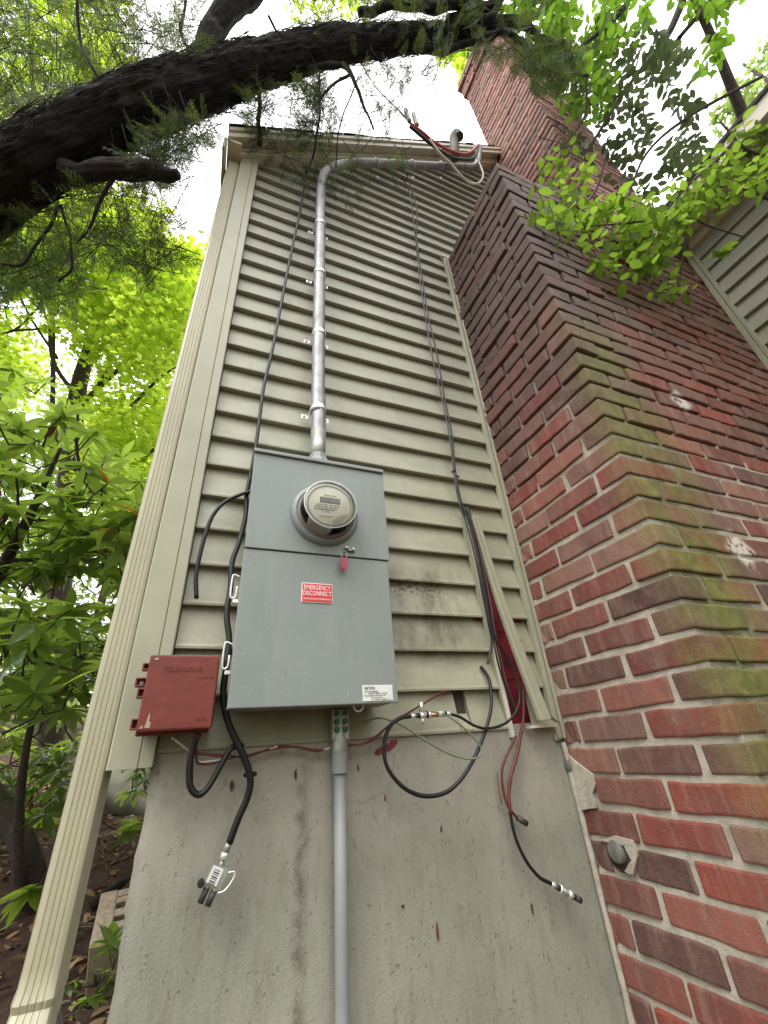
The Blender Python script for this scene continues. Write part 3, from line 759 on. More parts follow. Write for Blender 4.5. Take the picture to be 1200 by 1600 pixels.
# use metres measured on the front plane
bx0, bx1, bz0, bz1 = .0495 + .0005, .4125, H + .0845, H + .716
seam = H + .4285
box('back_box', (bx0 + .004, YB + .012, bz0 + .002), (bx1 - .004, -.012, bz1 - .003), M_BOX, mp, .002)
box('upper_cover', (bx0, YB - .001, seam), (bx1 + .004, YB + .011, bz1 - .012), M_BOX, mp, .0015, 2)
box('lower_cover', (bx0, YB + .0025, bz0), (bx1, YB + .0115, seam - .002), M_BOX, mp, .0022, 2)
box('cover_flange', (bx0, YB + .012, bz0), (bx0 + .003, YB + .032, seam - .003), M_ALU, mp)
box('rain_hood', (bx0 - .002, YB - .008, bz1 - .011), (bx1 + .004, -.01, bz1), M_BOX, mp, .002, 2)
for (v0, v1) in ((899, 935), (1004, 1045)):
    zt, zb = ony(378, v0, YB + .03)[2], ony(372, v1, YB + .03)[2]
    l = tube('latch', [(bx0 - .003, YB + .03, zt - .004), (bx0 - .014, YB + .03, zt), (bx0 - .018, YB + .03, zt - .008), (bx0 - .018, YB + .03, zb + .006), (bx0 - .013, YB + .03, zb), (bx0 - .007, YB + .03, zb + .006), (bx0 - .006, YB + .03, (zt + zb) / 2)], .0022, M_ALU, mp, n=6)
    box('latch_hook', (bx0 - .012, YB + .024, zb - .012), (bx0 - .001, YB + .036, zb - .004), M_ALU, mp, .001)
def label_frame(u, v, y): p = ony(u, v, y); return p
# emergency disconnect sign
c0, c1 = ony(471.5, 909, YB + .002), ony(519.5, 943.5, YB + .002)
sx0, sx1, sz0, sz1 = c0[0], c1[0], c1[2], c0[2] - .002
sg = box('warning_sign', (sx0, YB + .0005, sz0), (sx1, YB + .0024, sz1), M_SIGNW, mp, .0005)
box('sign_face', (sx0 + .0018, YB - .0001, sz0 + .0018), (sx1 - .0018, YB + .0006, sz1 - .0018), M_SIGN, sg)
scx = (sx0 + sx1) / 2; sh = sz1 - sz0
sw_ = sx1 - sx0
text('lettering', 'EMERGENCY', sh * .33, M_SIGNW, sg, (scx, YB - .0004, sz0 + sh * .755), fit=sw_ * .86)
text('lettering', 'DISCONNECT', sh * .33, M_SIGNW, sg, (scx, YB - .0004, sz0 + sh * .46), fit=sw_ * .91)
text('lettering', 'DESCONEXIÓN DE EMERGENCIA', sh * .115, M_SIGNW, sg, (scx, YB - .0004, sz0 + sh * .18), fit=sw_ * .88)
# rating label
c0, c1 = ony(566, 1071, YB + .002), ony(614.5, 1094.5, YB + .002)
lb = box('rating_label', (c0[0], YB + .001, c1[2]), (c1[0], YB + .0024, c0[2]), M_WHITE, mp, .0004)
lx, lz, lw, lh = c0[0], c0[2], c1[0] - c0[0], c0[2] - c1[2]
text('lettering', 'EATON', lh * .27, M_INK, lb, (lx + lw * .06, YB + .0005, lz - lh * .19), align='LEFT', fit=lw * .33)
for j, (s_, q, xx) in enumerate((('CAT. NO. MBE2040B', .11, .07), ('200 AMP  120/240V  1Ø 3W', .10, .18), ('Meter breaker enclosure type 3R', .085, .04), ('Surface mount outdoor', .07, .28), ('UL   LISTED   EUSERC   3R', .085, .28))):
    text('lettering', s_, lh * q * 1.15, M_INKG, lb, (lx + lw * xx, YB + .0005, lz - lh * (.40 + j * .125)), align='LEFT', fit=lw * (.42, .62, .70, .35, .62)[j])
# hub on top, knockout screws, eye bolt below
cxk = ony(497, 700, -.062)[0]
lathe('conduit_hub', [(.043, 0), (.044, .012), (.037, .018), (.036, .030), (.027, .044), (.026, .06)], M_PVC, mp, (cxk, -.066, bz1 - .001), 'z', 8, False)
tube('eye_ring', [ony(560, 1103, -.10) + np.array([.011 * math.sin(t), 0, .011 * math.cos(t)]) for t in np.linspace(.6, 6.0, 10)], .0018, M_ALU, mp, n=6, k=2)
# the electricity meter
MC = (.241, YB, H + .541)
em = empty('electricity_meter', MC, 'round glass covered electricity meter plugged into the grey enclosure', 'electricity meter')
lathe('socket_ring', [(.090, .004), (.090, -.004), (.086, -.012), (.080, -.016), (.077, -.016), (.076, -.004), (.076, .004)], M_BOX, em, MC, 'y', 64)
lathe('base_shell', [(.0745, .004), (.0745, -.016), (.0715, -.021), (.0655, -.050), (.0625, -.050), (.0625, -.03), (.0625, .0)], M_METERW, em, MC, 'y', 64)
lathe('faceplate', [(.0, -.052), (.0550, -.052), (.0550, -.048)], M_DIAL, em, MC, 'y', 48)
lathe('dial_collar', [(.0555, -.048), (.0555, -.053), (.059, -.054), (.0625, -.051), (.0625, -.044)], simple('meter collar', (.42, .40, .35), .35), em, MC, 'y', 64)
lathe('glass_cover', [(.0735, -.015), (.0725, -.020), (.0675, -.056), (.066, -.062), (.062, -.0645), (0, -.066), (0, -.0645), (.061, -.063), (.065, -.060), (.0665, -.054), (.0715, -.020), (.0725, -.015), (.0735, -.015)], M_GLASS, em, MC, 'y', 64)
lathe('rim_bead', [(.0655, -.058), (.0680, -.0585), (.0682, -.0615), (.0655, -.062), (.0650, -.060), (.0655, -.058)], simple('clear rim', (.62, .62, .58), .2), em, MC, 'y', 64)
fy = YB - .0523
box('lcd_display', (MC[0] - .026, fy - .0018, MC[2] + .006), (MC[0] + .027, fy - .0002, MC[2] + .022), M_LCD, em, .0006)
P = [(MC[0] + .052 * math.cos(t), fy - .0012, MC[2] + .052 * math.sin(t)) for t in np.linspace(-.35, -1.45, 10)]
P += [(MC[0] + .004 + (.046) * (t), fy - .0012, MC[2] - .051 + .034 * (t ** .55)) for t in np.linspace(.05, .95, 8)]
prism('corner_tint', P, (0, .001, 0), M_DIAL2, em)
text('lettering', 'ELECTRIC METER', .0042, M_INKG, em, (MC[0] + .001, fy - .0006, MC[2] + .028))
text('lettering', 'CL200 240V 3W FM 2S', .0052, M_INKG, em, (MC[0] - .006, fy - .0006, MC[2] - .001), fit=.060)
text('lettering', '67 38 526 427  0001576', .0070, M_INKG, em, (MC[0] - .010, fy - .0006, MC[2] - .008), bold=.0001, fit=.058)
box('barcode', (MC[0] - .040, fy - .0006, MC[2] - .0155), (MC[0] + .012, fy - .0002, MC[2] - .013), M_INKG, em)
text('lettering', '2 117 90', .0058, M_INKG, em, (MC[0] - .012, fy - .0006, MC[2] - .021))
text('lettering', 'KILOWATTHOURS', .004, M_INKG, em, (MC[0] - .008, fy - .0006, MC[2] - .034))
# latch and padlock seal
p = ony(545, 860, YB - .003)
lt = empty('seal_latch', tuple(p), 'small steel cover latch with screw under the meter', 'latch')
box('strap', (p[0] - .012, YB - .008, p[2] - .003), (p[0] + .016, YB - .001, p[2] + .003), M_ZINC, lt, .0008)
box('clasp', (p[0] - .014, YB - .016, p[2] - .001), (p[0] - .002, YB - .004, p[2] + .006), M_ZINC, lt, .001)
lathe('screw', [(0, -.007), (.003, -.006), (.003, 0)], M_ALU, lt, (p[0] + .010, YB - .006, p[2] + .002), 'y', 12)
p = ony(537.5, 868, YB - .014)
sl = empty('meter_seal', tuple(p), 'faded red plastic padlock seal hanging from the latch below the meter', 'seal')
tube('shackle', [(p[0] - .006, p[1], p[2] - .008), (p[0] - .006, p[1], p[2] + .008), (p[0] + .001, p[1], p[2] + .013), (p[0] + .007, p[1], p[2] + .008), (p[0] + .007, p[1], p[2] - .008)], .0009, M_WHT, sl, n=6)
q = [(p[0] - .0085, p[2] - .006), (p[0] + .0085, p[2] - .006), (p[0] + .0085, p[2] - .030)] + [(p[0] + .0085 * math.cos(t), p[2] - .030 - .0085 * math.sin(t)) for t in np.linspace(0, math.pi, 9)[1:-1]] + [(p[0] - .0085, p[2] - .030)]
prism('tag_body', [(a_, p[1] - .0025, b_) for a_, b_ in q], (0, .005, 0), M_PINK, sl)

# ================================================================== CONDUITS
uc = empty('service_conduit', (cxk, -.062, bz1), 'galvanised service conduit rising from the meter box and bending along the roof rake', 'conduit')
zb_ = 2.38
x0 = ony(497, 690, -.062)[0]; x1 = ony(501, 300, -.062)[0]; ztop = ony(501, 300, -.062)[2]
def rk(x, off): return (x, -.070, rz(x, off))
bend = [(x0, -.062, bz1 + .03), (x0, -.062, bz1 + .3), ((x0 + x1) / 2, -.062, 1.0 + H), (x1, -.062, ztop - .5), (x1, -.062, ztop - .12)]
xa = x1 + .10
bend += [tuple(ony(503, 282, -.064)), tuple(ony(511, 267, -.066)), tuple(ony(528, 259, -.068)), tuple(ony(560, 255, -.07)), tuple(ony(610, 256, -.07)), tuple(ony(670, 259, -.07)), tuple(ony(728, 261, -.07))]
tube('pipe', bend, .0225, M_GALV, uc, n=20, k=8)
tube('end_elbow', [ony(722, 261, -.07), ony(738, 261, -.072), ony(746, 255, -.085), ony(748, 243, -.10), ony(749, 230, -.11)], .0225, M_GALV, uc, n=16)
tube('lower_sleeve', [(x0, -.062, bz1 + .03), (x0, -.062, bz1 + .16)], .0232, M_ZINC, uc, n=20, k=1)
for (u, v) in ((500, 352), (497, 428), (496, 522), (496, 640)):
    zc = ony(u, v, -.062)[2]; xc = np.interp(zc, [bz1, ztop], [x0, x1])
    t = lathe('strap', [(.0233, -.008), (.0250, -.008), (.0250, .008), (.0233, .008), (.0233, -.008)], M_ALU, uc, (xc, -.062, zc), 'z', 24)
    for sg_ in (-1, 1):
        bm = bmesh.new(); a_ = xc + sg_ * .024
        bbox(bm, (min(a_, a_ + sg_ * .022), -.018, zc - .009), (max(a_, a_ + sg_ * .022), -.0155, zc + .009), .001)
        bbox(bm, (a_ - .0012, -.062, zc - .008), (a_ + .0012, -.016, zc + .008))
        f = bm_obj('strap_ear', bm, M_ALU, uc)
        lathe('screw', [(0, -.004), (.004, -.003), (.004, .002)], M_ZINC, f, (a_ + sg_ * .013, -.018, zc), 'y', 10)
for u in (587, 643, 688):
    px = ony(u, 258, -.07); xx = px[0]
    d = Vector((1, 0, BM)).normalized()
    c = Vector(ony(u, {587: 255.5, 643: 257.5, 688: 259.5}[u], -.07)); xx = c.x; nn = Vector((-BM, 0, 1)).normalized()
    tube('strap', [c + nn * (.024 * math.cos(t)) + Vector((0, -1, 0)) * (.024 * math.sin(t)) for t in np.linspace(-.3, math.pi + .3, 12)], .0035, M_ALU, uc, n=6, k=1)
    e_ = c - nn * .045; bm = bmesh.new(); bbox(bm, (e_.x - .008, -.024, e_.z - .016), (e_.x + .008, -.020, e_.z + .012), .001); bm_obj('strap_ear', bm, M_ALU, uc)
xl = (ony(529, 1200, -.012)[0] + ony(532, 1550, -.012)[0]) / 2 + .0
lc = empty('ground_conduit', (xl, -.02, .1), 'thin grey plastic conduit running down the foundation to the ground', 'conduit')
tube('pipe', [(xl, -.020, .0), (xl, -.020, Z(-.02))], .0128, M_PVC, lc, n=20, k=4)
lathe('coupling', [(.0128, -.04), (.0175, -.038), (.0175, .006), (.0135, .008)], M_PVC, lc, (xl, -.022, Z(-.005)), 'z', 24)
lathe('threaded_adapter', [(.019, 0), (.019, .02), (.016, .03), (.016, .055)], M_ZINC, lc, (xl, -.022, Z(-.0)), 'z', 24)
gb = empty('grounding_bridge', (xl, -.03, Z(.03)), 'metal ground bonding bar with green screws under the meter box', 'bonding bar')
pz1, pz0 = Z(.079), Z(.018)
bar = box('bar', (xl - .020, -.036, pz0), (xl + .020, -.006, pz1), M_ZINC, gb, .003, 2)
for r_ in range(3):
    for s_ in (-1, 1):
        lathe('green_screw', [(0, -.006), (.006, -.005), (.0065, .0)], M_GREEN, gb, (xl + s_ * .010, -.036, pz1 - .010 - r_ * .0165), 'y', 14)
lathe('knockout', [(0, -.001), (.006, -.001), (.006, .0)], M_DARK, gb, (xl, -.0362, pz0 + .009), 'y', 16)

# ================================================================== RED BOX
YR = -.095
rb = empty('utility_box', (-.04, 0, Z(.05)), 'square telephone junction box painted dark red on the left corner board', 'junction box')
q = [ony(234, 1023, YR), ony(343, 1023, YR), ony(331, 1138, YR), ony(213, 1143, YR)]
rx0, rx1, rz0, rz1 = (q[0][0] + q[3][0]) / 2, (q[1][0] + q[2][0]) / 2, (q[2][2] + q[3][2]) / 2, (q[0][2] + q[1][2]) / 2
box('base', (rx0 + .002, YR + .03, rz0 + .003), (rx1 + .002, -.02, rz1 - .004), M_DARK, rb, .002)  # black stands in for shadow on the base's visible side
bm = bmesh.new(); bbox(bm, (rx0, YR, rz0), (rx1, YR + .032, rz1), .0035, 2); cv = bm_obj('cover', bm, M_RBOX, rb)
bm = bmesh.new(); bbox(bm, (rx0 - .003, YR + .033, rz0 - .006), (rx1 - .004, YR + .043, rz1 + .002), .002, 1); bm_obj('cover_rim', bm, M_RBOX, rb)
for (za, zb2, ww) in ((.90, .80, .010), (.70, .58, .017), (.56, .43, .010), (.17, .03, .010)):
    hh = rz1 - rz0
    bm = bmesh.new(); a_, b_ = rz0 + hh * zb2, rz0 + hh * za
    for (lo, hi) in (((rx0 - ww, YR + .012, a_), (rx0 + .001, YR + .03, a_ + .003)), ((rx0 - ww, YR + .012, b_ - .003), (rx0 + .001, YR + .03, b_)), ((rx0 - ww - .002, YR + .014, a_), (rx0 - ww + .0015, YR + .03, b_)), ((rx0 - ww, YR + .026, a_), (rx0 + .001, YR + .031, b_))):
        bbox(bm, lo, hi, .0007)
    hk = bm_obj('hinge_tab', bm, M_RBOX, rb)
    if ww > .012: lathe('screw', [(0, -.004), (.004, -.004), (.004, 0)], M_ZINC, hk, (rx0 - ww / 2, YR + .026, (a_ + b_) / 2), 'y', 12)
for (u, v, poly) in ((0, 0, [(.035, .02), (.055, .21), (.062, .20), (.066, .10), (.080, .09), (.078, .02)]), (0, 0, [(.0, .015), (.0, .03), (.018, .06), (.020, .05), (.022, .015)]), (0, 0, [(.01, .97), (.045, .985), (.05, .96), (.02, .945)])):
    hh = rz1 - rz0; ww = rx1 - rx0
    prism('paint_chip', [(rx0 + .006 + a_ * ww * 1.6, YR - .0006, rz0 + .003 + b_ * hh * .95) for a_, b_ in poly], (0, .002, 0), M_CHIP, cv)
text('lettering', 'TELEPHONE', .013, M_RBOX, cv, ((rx0 + rx1) / 2 - .002, YR - .0003, rz1 - .028), ext=.0007, bold=.0004)
text('lettering', 'CUSTOMER', .0065, M_RBOX, cv, (rx1 - .022, YR - .0003, rz1 - .045), ext=.0005); text('lettering', 'TELCO', .0065, M_RBOX, cv, (rx1 - .020, YR - .0003, rz0 + .016), ext=.0005)

# ================================================================== CABLES
def cab(pts, y):
    """pixel track laid on the wall; y = distance off the wall, one value or list"""
    ys = np.interp(np.linspace(0, 1, len(pts)), np.linspace(0, 1, len(y)), y) if isinstance(y, (list, tuple)) else [y] * len(pts)
    return [ony(u, v, yy) for (u, v), yy in zip(pts, ys)]
cA = cab([(476, 285), (470, 325), (457, 385), (445, 445), (427, 540), (413, 600), (406, 650), (400, 695), (392, 740), (385, 775), (384, 805), (374, 846), (363, 878), (360, 920), (355, 950), (355, 972), (358, 1000), (354, 1040), (349, 1085), (357, 1130), (379, 1178), (391, 1215), (387, 1245), (372, 1280), (358, 1318)], [-.02, -.02, -.025, -.03, -.05, -.06, -.045, -.03])
o = tag(tube('drop_cable', cA, [.0052, .0052, .0054, .0062, .0068, .0068, .0068, .0068], M_BLK, n=8, k=5), 'long black drop cable hanging from the roof past the left side of the meter box', 'cable')
o = tag(tube('cut_cable', cab([(393, 768), (378, 772), (352, 784), (333, 805), (320, 838), (310, 878), (306, 905), (307, 935)], [-.04, -.03, -.02]), .0052, M_BLK, n=8), 'short cut black cable curling over the siding left of the meter box', 'cable')
o = tube('looped_cable', cab([(311, 1146), (304, 1160), (297, 1190), (296, 1222), (303, 1238), (314, 1241), (328, 1226), (345, 1196), (358, 1173), (368, 1166)], [-.06, -.05, -.035]), .0060, M_BLK, n=8); tag(o, 'black cable looping down out of the bottom of the red box', 'cable')
o2 = tube('painted_length', cab([(311, 1147), (304, 1160), (297.5, 1190), (296.5, 1220)], [-.06, -.05]), .0064, M_MAR, n=8); par(o2, o)
for (u, v) in ((371, 1165), (391, 1210)):
    p = ony(u, v, -.035); tag(tube('cable_tie', [p + np.array([.011 * math.cos(t), .006 * math.sin(t), .002 * math.sin(2 * t)]) for t in np.linspace(0, 6.28, 10)], .003, M_DARK, n=6, k=2), 'black cable tie gripping the black cables ' + ('just below the red box corner' if u == 371 else 'lower down over the concrete'), 'cable tie')
# connector at the end of the drop cable
def seg(name, a, b, r, mat, parent, n=12): return tube(name, [a, b], r, mat, parent, n=n, k=1)
cn = empty('coax_splitter', tuple(ony(340, 1370, -.03)), 'small metal cable splitter block with a white barcode label dangling over the concrete', 'cable connector')
A, B = ony(358, 1316, -.03), ony(346, 1350, -.03)
seg('crimp_sleeve', A, A + (B - A) * .45, .0062, M_ZINC, cn); seg('threaded_nut', A + (B - A) * .47, A + (B - A) * .8, .0074, M_ALU, cn, 6); seg('stem', A + (B - A) * .8, B + (B - A) * .2, .004, M_ZINC, cn)
d = (ony(333, 1383, -.03) - ony(347, 1352, -.03)); L = np.linalg.norm(d); d /= L; sd_ = np.cross(d, (0, 1, 0)); sd_ = sd_ / np.linalg.norm(sd_); sd_ = sd_ if sd_[0] > 0 else -sd_
a = ony(346, 1354, -.045)
def slab(name, c, w, l, t, mat, parent): 
    c = np.array(c); return prism(name, [c - sd_ * w / 2, c + sd_ * w / 2, c + sd_ * w / 2 + d * l, c - sd_ * w / 2 + d * l], (0, t, 0), mat, parent)
bd = slab('body', a, .030, L * 1.02, .020, M_ZINC, cn); lbx = slab('barcode_label', a + np.array([0, -.0006, 0]) + d * .002 - sd_ * .004, .020, L * .85, .0006, M_WHITE, cn)
for j in range(7): slab('barcode_line', a + np.array([0, -.0011, 0]) + d * (.006 + j * .0032) - sd_ * .004, .011, .0009 + .0008 * (j % 2), .0004, M_INK, lbx)
tube('bracket', [a + sd_ * .016 + d * .004, a + sd_ * .026 + d * .000, a + sd_ * .029 + d * .008, a + sd_ * .024 + d * .026, a + sd_ * .014 + d * .034], .0018, M_ALU, cn, n=6)
for s_ in (-.007, .007):
    e0 = a + d * L + sd_ * s_ + np.array([0, .008, 0]); seg('port', e0, e0 + d * .006, .005, M_ALU, cn); seg('terminator', e0 + d * .005, e0 + d * .026, .0055, M_BLK2, cn)
lathe('side_knob', [(0, -.008), (.006, -.007), (.006, .006), (0, .007)], M_DARK, cn, tuple(a - sd_ * .021 + d * .030), 'y', 12)
# wires on the right
tag(tube('service_wire', cab([(566, 226), (600, 256), (618, 272), (637, 292), (645, 335), (650, 380), (655, 430), (664, 490), (676, 560), (690, 620), (702, 680), (709, 735), (716, 780), (730, 822), (742, 870), (754, 930), (763, 975), (768, 1004), (762, 1038)], [-.03, -.03, -.02, -.02, -.03, -.025, -.02, -.005]), .0032, M_BLK2, n=7), 'thin black wire running down the siding and into a hole low on the right', 'wire')
tag(tube('service_wire', cab([(572, 226), (613, 250), (632, 266), (643, 296), (652, 330), (651, 372), (659, 430), (668, 488), (684, 560), (694, 620), (706, 680), (711, 735), (719, 778), (734, 822), (746, 870), (757, 930), (768, 985), (790, 1022), (806, 1058), (812, 1090), (806, 1113), (790, 1130), (765, 1138), (742, 1134), (718, 1120), (701, 1115)], [-.034, -.034, -.026, -.024, -.034, -.03, -.03, -.04, -.035]), .0036, M_BLK, n=7), 'thin black coaxial wire with two twists swinging back left to the inline coupling', 'wire')
for (u, v) in ((651, 364), (655, 392), (709, 737), (714, 745)):
    p = ony(u, v, -.026); tag(tube('cable_tie', [p + np.array([.006 * math.cos(t), .006 * math.sin(t), 0]) for t in np.linspace(0, 6.28, 8)], .0025, M_DARK, n=5, k=2), 'tiny black clip pinching the twin wires ' + {651: 'in their topmost pinch', 655: 'second from the top', 709: 'above the meter top on the right', 714: 'lowest before the loose trim'}[u], 'wire clip')
tag(tube('coax_loop', cab([(642, 1119), (626, 1122), (611, 1133), (601, 1158), (604, 1196), (630, 1230), (665, 1244), (702, 1235), (732, 1201), (755, 1152), (767, 1107), (766, 1070), (761, 1055), (751, 1041)], [-.04, -.045, -.05, -.045, -.02, .002]), .0046, M_BLK, n=8, k=8), 'big round loop of black coaxial cable hanging over the concrete', 'cable')
ic = empty('inline_coupling', tuple(ony(670, 1116, -.038)), 'metal inline coax grounding block with brass body below the meter box corner', 'cable connector')
pts = [ony(642, 1119, -.040), ony(702, 1115, -.036)]; D_ = pts[1] - pts[0]
for nm, t0, t1, r_, mt in (('crimp_sleeve', 0, .12, .0052, M_ALU), ('rubber_boot', .12, .22, .0056, M_DARK), ('hex_nut', .22, .36, .0085, M_ALU), ('rubber_boot', .36, .44, .0058, M_DARK), ('flange', .44, .48, .009, M_ALU), ('barrel', .48, .76, .0062, simple('coppery barrel', (.42, .24, .18), .35, .6)), ('hex_nut', .70, .84, .0078, M_ALU), ('rubber_boot', .84, .92, .0056, M_DARK), ('crimp_sleeve', .92, 1.03, .005, M_ALU)):
    seg(nm, pts[0] + D_ * t0, pts[0] + D_ * t1, r_, mt, ic, 6 if nm == 'hex_nut' else 12)
e0 = pts[0] + D_ * .28; seg('bond_screw', e0 + np.array([0, 0, .004]), e0 + np.array([0, -.002, .030]), .0055, M_ALU, ic, 8); seg('bond_screw', e0 + np.array([0, 0, -.004]), e0 + np.array([0, 0, -.02]), .0045, M_ALU, ic, 8)
tag(tube('bonding_wire', cab([(655, 1110), (675, 1112), (698, 1118), (722, 1135), (742, 1155), (752, 1170), (748, 1182), (732, 1186), (700, 1177), (665, 1157), (632, 1136), (610, 1126), (592, 1122), (570, 1127), (540, 1131)], [-.04, -.045, -.05, -.04, -.03]), .0022, M_GRNW, n=6), 'thin grey green bonding wire sweeping below the coupling to the bonding bar', 'wire')
g = [(712, 1079), (700, 1080), (684, 1087), (661, 1100), (640, 1112), (620, 1124), (602, 1138), (585, 1152), (566, 1162), (543, 1166), (515, 1170), (490, 1171), (462, 1167), (436, 1169), (410, 1174), (385, 1180), (355, 1182), (325, 1180), (305, 1176)]
for off, (lbl, mt) in zip((0, 3.0), (('maroon painted phone wire strung low across the siding and concrete', M_MAR), ('half stripped twin of the maroon phone wire showing white patches', M_MAR))):
    P = cab([(u + off * math.sin(i * 1.3), v + off * math.cos(i * 1.7)) for i, (u, v) in enumerate(g)], [.012, -.02, -.03, -.022, -.02, -.03])
    o = tag(tube('phone_wire', P, .0021, mt, n=6), lbl, 'wire')
    if off:
        for i in (3, 5, 10, 13): tube('bare_patch', [P[i], (P[i] + P[i + 1]) / 2], .0025, M_WHT, o, n=6, k=2)
tag(tube('phone_wire', cab([(268, 1152), (285, 1165), (300, 1178), (306, 1190), (325, 1190), (350, 1186), (380, 1178)], [-.05, -.03, -.022]), .0020, M_WHT, n=6), 'pale phone wire drooping under the red box', 'wire')
tag(tube('phone_wire', cab([(306, 1150), (307, 1178), (309, 1192), (330, 1193), (356, 1186), (376, 1180)], [-.06, -.03, -.022]), .0022, M_MAR, n=6), 'maroon wire stub kinked under the red box', 'wire')
for q_, (dx, l_) in enumerate(((3, 'left'), (7, 'right'))):
    tag(tube('slack_wire', cab([(722 + dx, 792), (738 + dx, 840), (750 + dx, 895), (758 + dx * 1.3, 945), (766 + dx, 985), (772 + dx * 1.6, 1030), (786 + dx, 1072), (803 + dx, 1118)], [-.036, -.03, -.012]), .0026, M_BLK2 if q_ else M_BLK, n=6), l_ + ' one of two slack black wires threading behind the loose trim', 'wire')
# red painted leads at the right
tag(tube('capped_cable', cab([(806, 1150), (797, 1170), (787, 1192), (784, 1212), (787, 1238), (793, 1258), (803, 1272), (810, 1280)], [-.02, -.02]), .0034, M_MAR, n=8), 'maroon painted cable ending in a dark cap over the concrete', 'cable')
seg('cap', ony(809, 1278, -.02), ony(823, 1287, -.02), .0068, simple('dark cap rubber', (.05, .05, .042), .5), bpy.data.objects['capped_cable'])
o = tag(tube('dangling_lead', cab([(812, 1000), (817, 1060), (818, 1115), (815, 1140), (808, 1178), (799, 1210), (795, 1240), (798, 1275), (806, 1310), (822, 1345), (842, 1370), (860, 1380), (868, 1385)], [-.012, -.02, -.025]), .0040, M_BLK, n=8, k=8), 'black lead with a maroon painted upper half and silver connector beside the chimney', 'cable')
tube('painted_length', cab([(812, 1000), (817, 1060), (818, 1115), (815, 1140), (808, 1178), (799, 1210), (795, 1240), (797.5, 1272)], [-.012, -.02, -.022]), .0044, M_MAR, o, n=8, k=8)
A, B = ony(862, 1381, -.025), ony(909, 1408, -.025); D_ = B - A
for nm, t0, t1, r_, mt in (('crimp_sleeve', 0, .15, .005, M_ALU), ('rubber_boot', .15, .27, .0058, M_DARK), ('flange', .27, .32, .009, M_ALU), ('barrel', .32, .58, .0055, M_ALU), ('hex_nut', .56, .68, .0085, M_ALU), ('rubber_boot', .68, .78, .006, M_DARK), ('plug', .78, .97, .0062, M_BLK2)):
    seg(nm, A + D_ * t0, A + D_ * t1, r_, mt, o, 6 if nm == 'hex_nut' else 12)
tag(tube('stray_wire', cab([(777, 1206), (779, 1230), (784, 1256)], [-.01, -.01]), .0012, M_MAR, n=5), 'hair thin red wire end left of the capped cable', 'wire')
# loose trim leaning over the gap
lo_ = empty('loose_trim', tuple(ony(845, 1125, -.03)), 'bent sage trim strip pulled loose and leaning across the gap in the siding', 'trim strip')
def ltrim():
    tp, bt = ony(741, 806, -.014), ony(851, 1122, -.055)
    n = 14; V = []; Fc = []
    prof = [(-.013, .010), (-.013, .0), (-.004, -.001), (-.003, -.007), (.013, -.007), (.015, -.004), (.015, .010)]
    for i in range(n + 1):
        t = i / n; c = tp + (bt - tp) * t; c[0] += -.012 * math.sin(math.pi * t)
        tw = .10 * t; 
        for (a_, b_) in prof:
            sc_ = .80 + .50 * t
            V.append((c[0] + (a_ * math.cos(tw) - b_ * math.sin(tw)) * sc_, c[1] + (a_ * math.sin(tw) + b_ * math.cos(tw)), c[2] + (.004 * math.sin(a_ * 700 + 1) if i == n else 0)))
    k = len(prof)
    for i in range(n):
        for j in range(k - 1): Fc.append((i * k + j, i * k + j + 1, (i + 1) * k + j + 1, (i + 1) * k + j))
    mesh_obj('strip', V, Fc, M_TRIM, lo_)
    P = [ony(846, 1110, -.05), ony(856, 1114, -.055), ony(866, 1122, -.045), ony(878, 1132, -.03), ony(864, 1126, -.03), ony(850, 1120, -.04)]
    prism('torn_end', P, (0, .0012, 0), M_TRIM, lo_)
ltrim()
o = prism('bent_flashing', [ony(817, 1072, -.008), ony(828, 1072, -.006), ony(868, 1132, -.006), ony(832, 1136, -.014)], (0, .0015, 0), M_TRIM); tag(o, 'bent piece of sage flashing at the foot of the siding gap', 'flashing')
box('flashing_lip', tuple(ony(830, 1138, -.03)), tuple(ony(864, 1134, -.01) + np.array([0, 0.004, .004])), M_TRIML, o)

# ================================================================== ROOF EDGE FITTINGS
vp = ony(708, 232, -.16)
vt = empty('vent_pipe', tuple(vp), 'short dark curved vent pipe poking up over the rake', 'vent pipe')
tube('pipe', [ony(711, 246, -.15), ony(710, 225, -.15), ony(709, 214, -.16), ony(713, 209, -.17), ony(718, 214, -.18)], .030, simple('dark old vent', (.09, .075, .06), .7), vt, n=14)
for nm, pts, r_, mt, lb_ in (('service_lead', [(642, 194), (660, 207), (678, 222), (700, 234), (722, 241), (735, 238), (744, 230), (747, 226)], .012, M_RED, 'red service lead curving into the conduit at the roof edge'),
                             ('service_lead', [(640, 197), (672, 224), (690, 237), (710, 247), (735, 249), (745, 240), (748, 228)], .012, M_BLK, 'black service lead curving beside the red one at the roof edge'),
                             ('service_lead', [(672, 218), (688, 240), (706, 258), (722, 276), (735, 286), (748, 286), (755, 275), (752, 262), (746, 248), (745, 238)], .008, M_WHT, 'white neutral service lead hanging in a loop below the rake')):
    tag(tube(nm, cab(pts, [-.32, -.25, -.20]), r_ * .72, mt, n=10), lb_, 'cable')
tag(tube('overhead_line', [ony(642, 194, -.32), at(560, 90, 5.5), at(470, -120, 9)], .005, M_BLK2, n=6), 'dark overhead service line running up from the roof edge to the upper left', 'cable')
for (u, v, s_) in ((636, 180, 'upper'), (648, 186, 'lower')):
    tag(tube('splice_connector', cab([(u - 2, v - 8), (u, v), (u + 4, v + 10)], [-.33, -.32]), .012, M_ZINC, n=8), s_ + ' grey splice connector on the overhead service line', 'connector')
tag(tube('overhead_line', [at(-60, 187, 7), at(60, 189, 7), at(160, 192, 7.2)], .012, M_BLK2, n=6), 'faint upper dark line crossing the trees at the far left', 'cable')
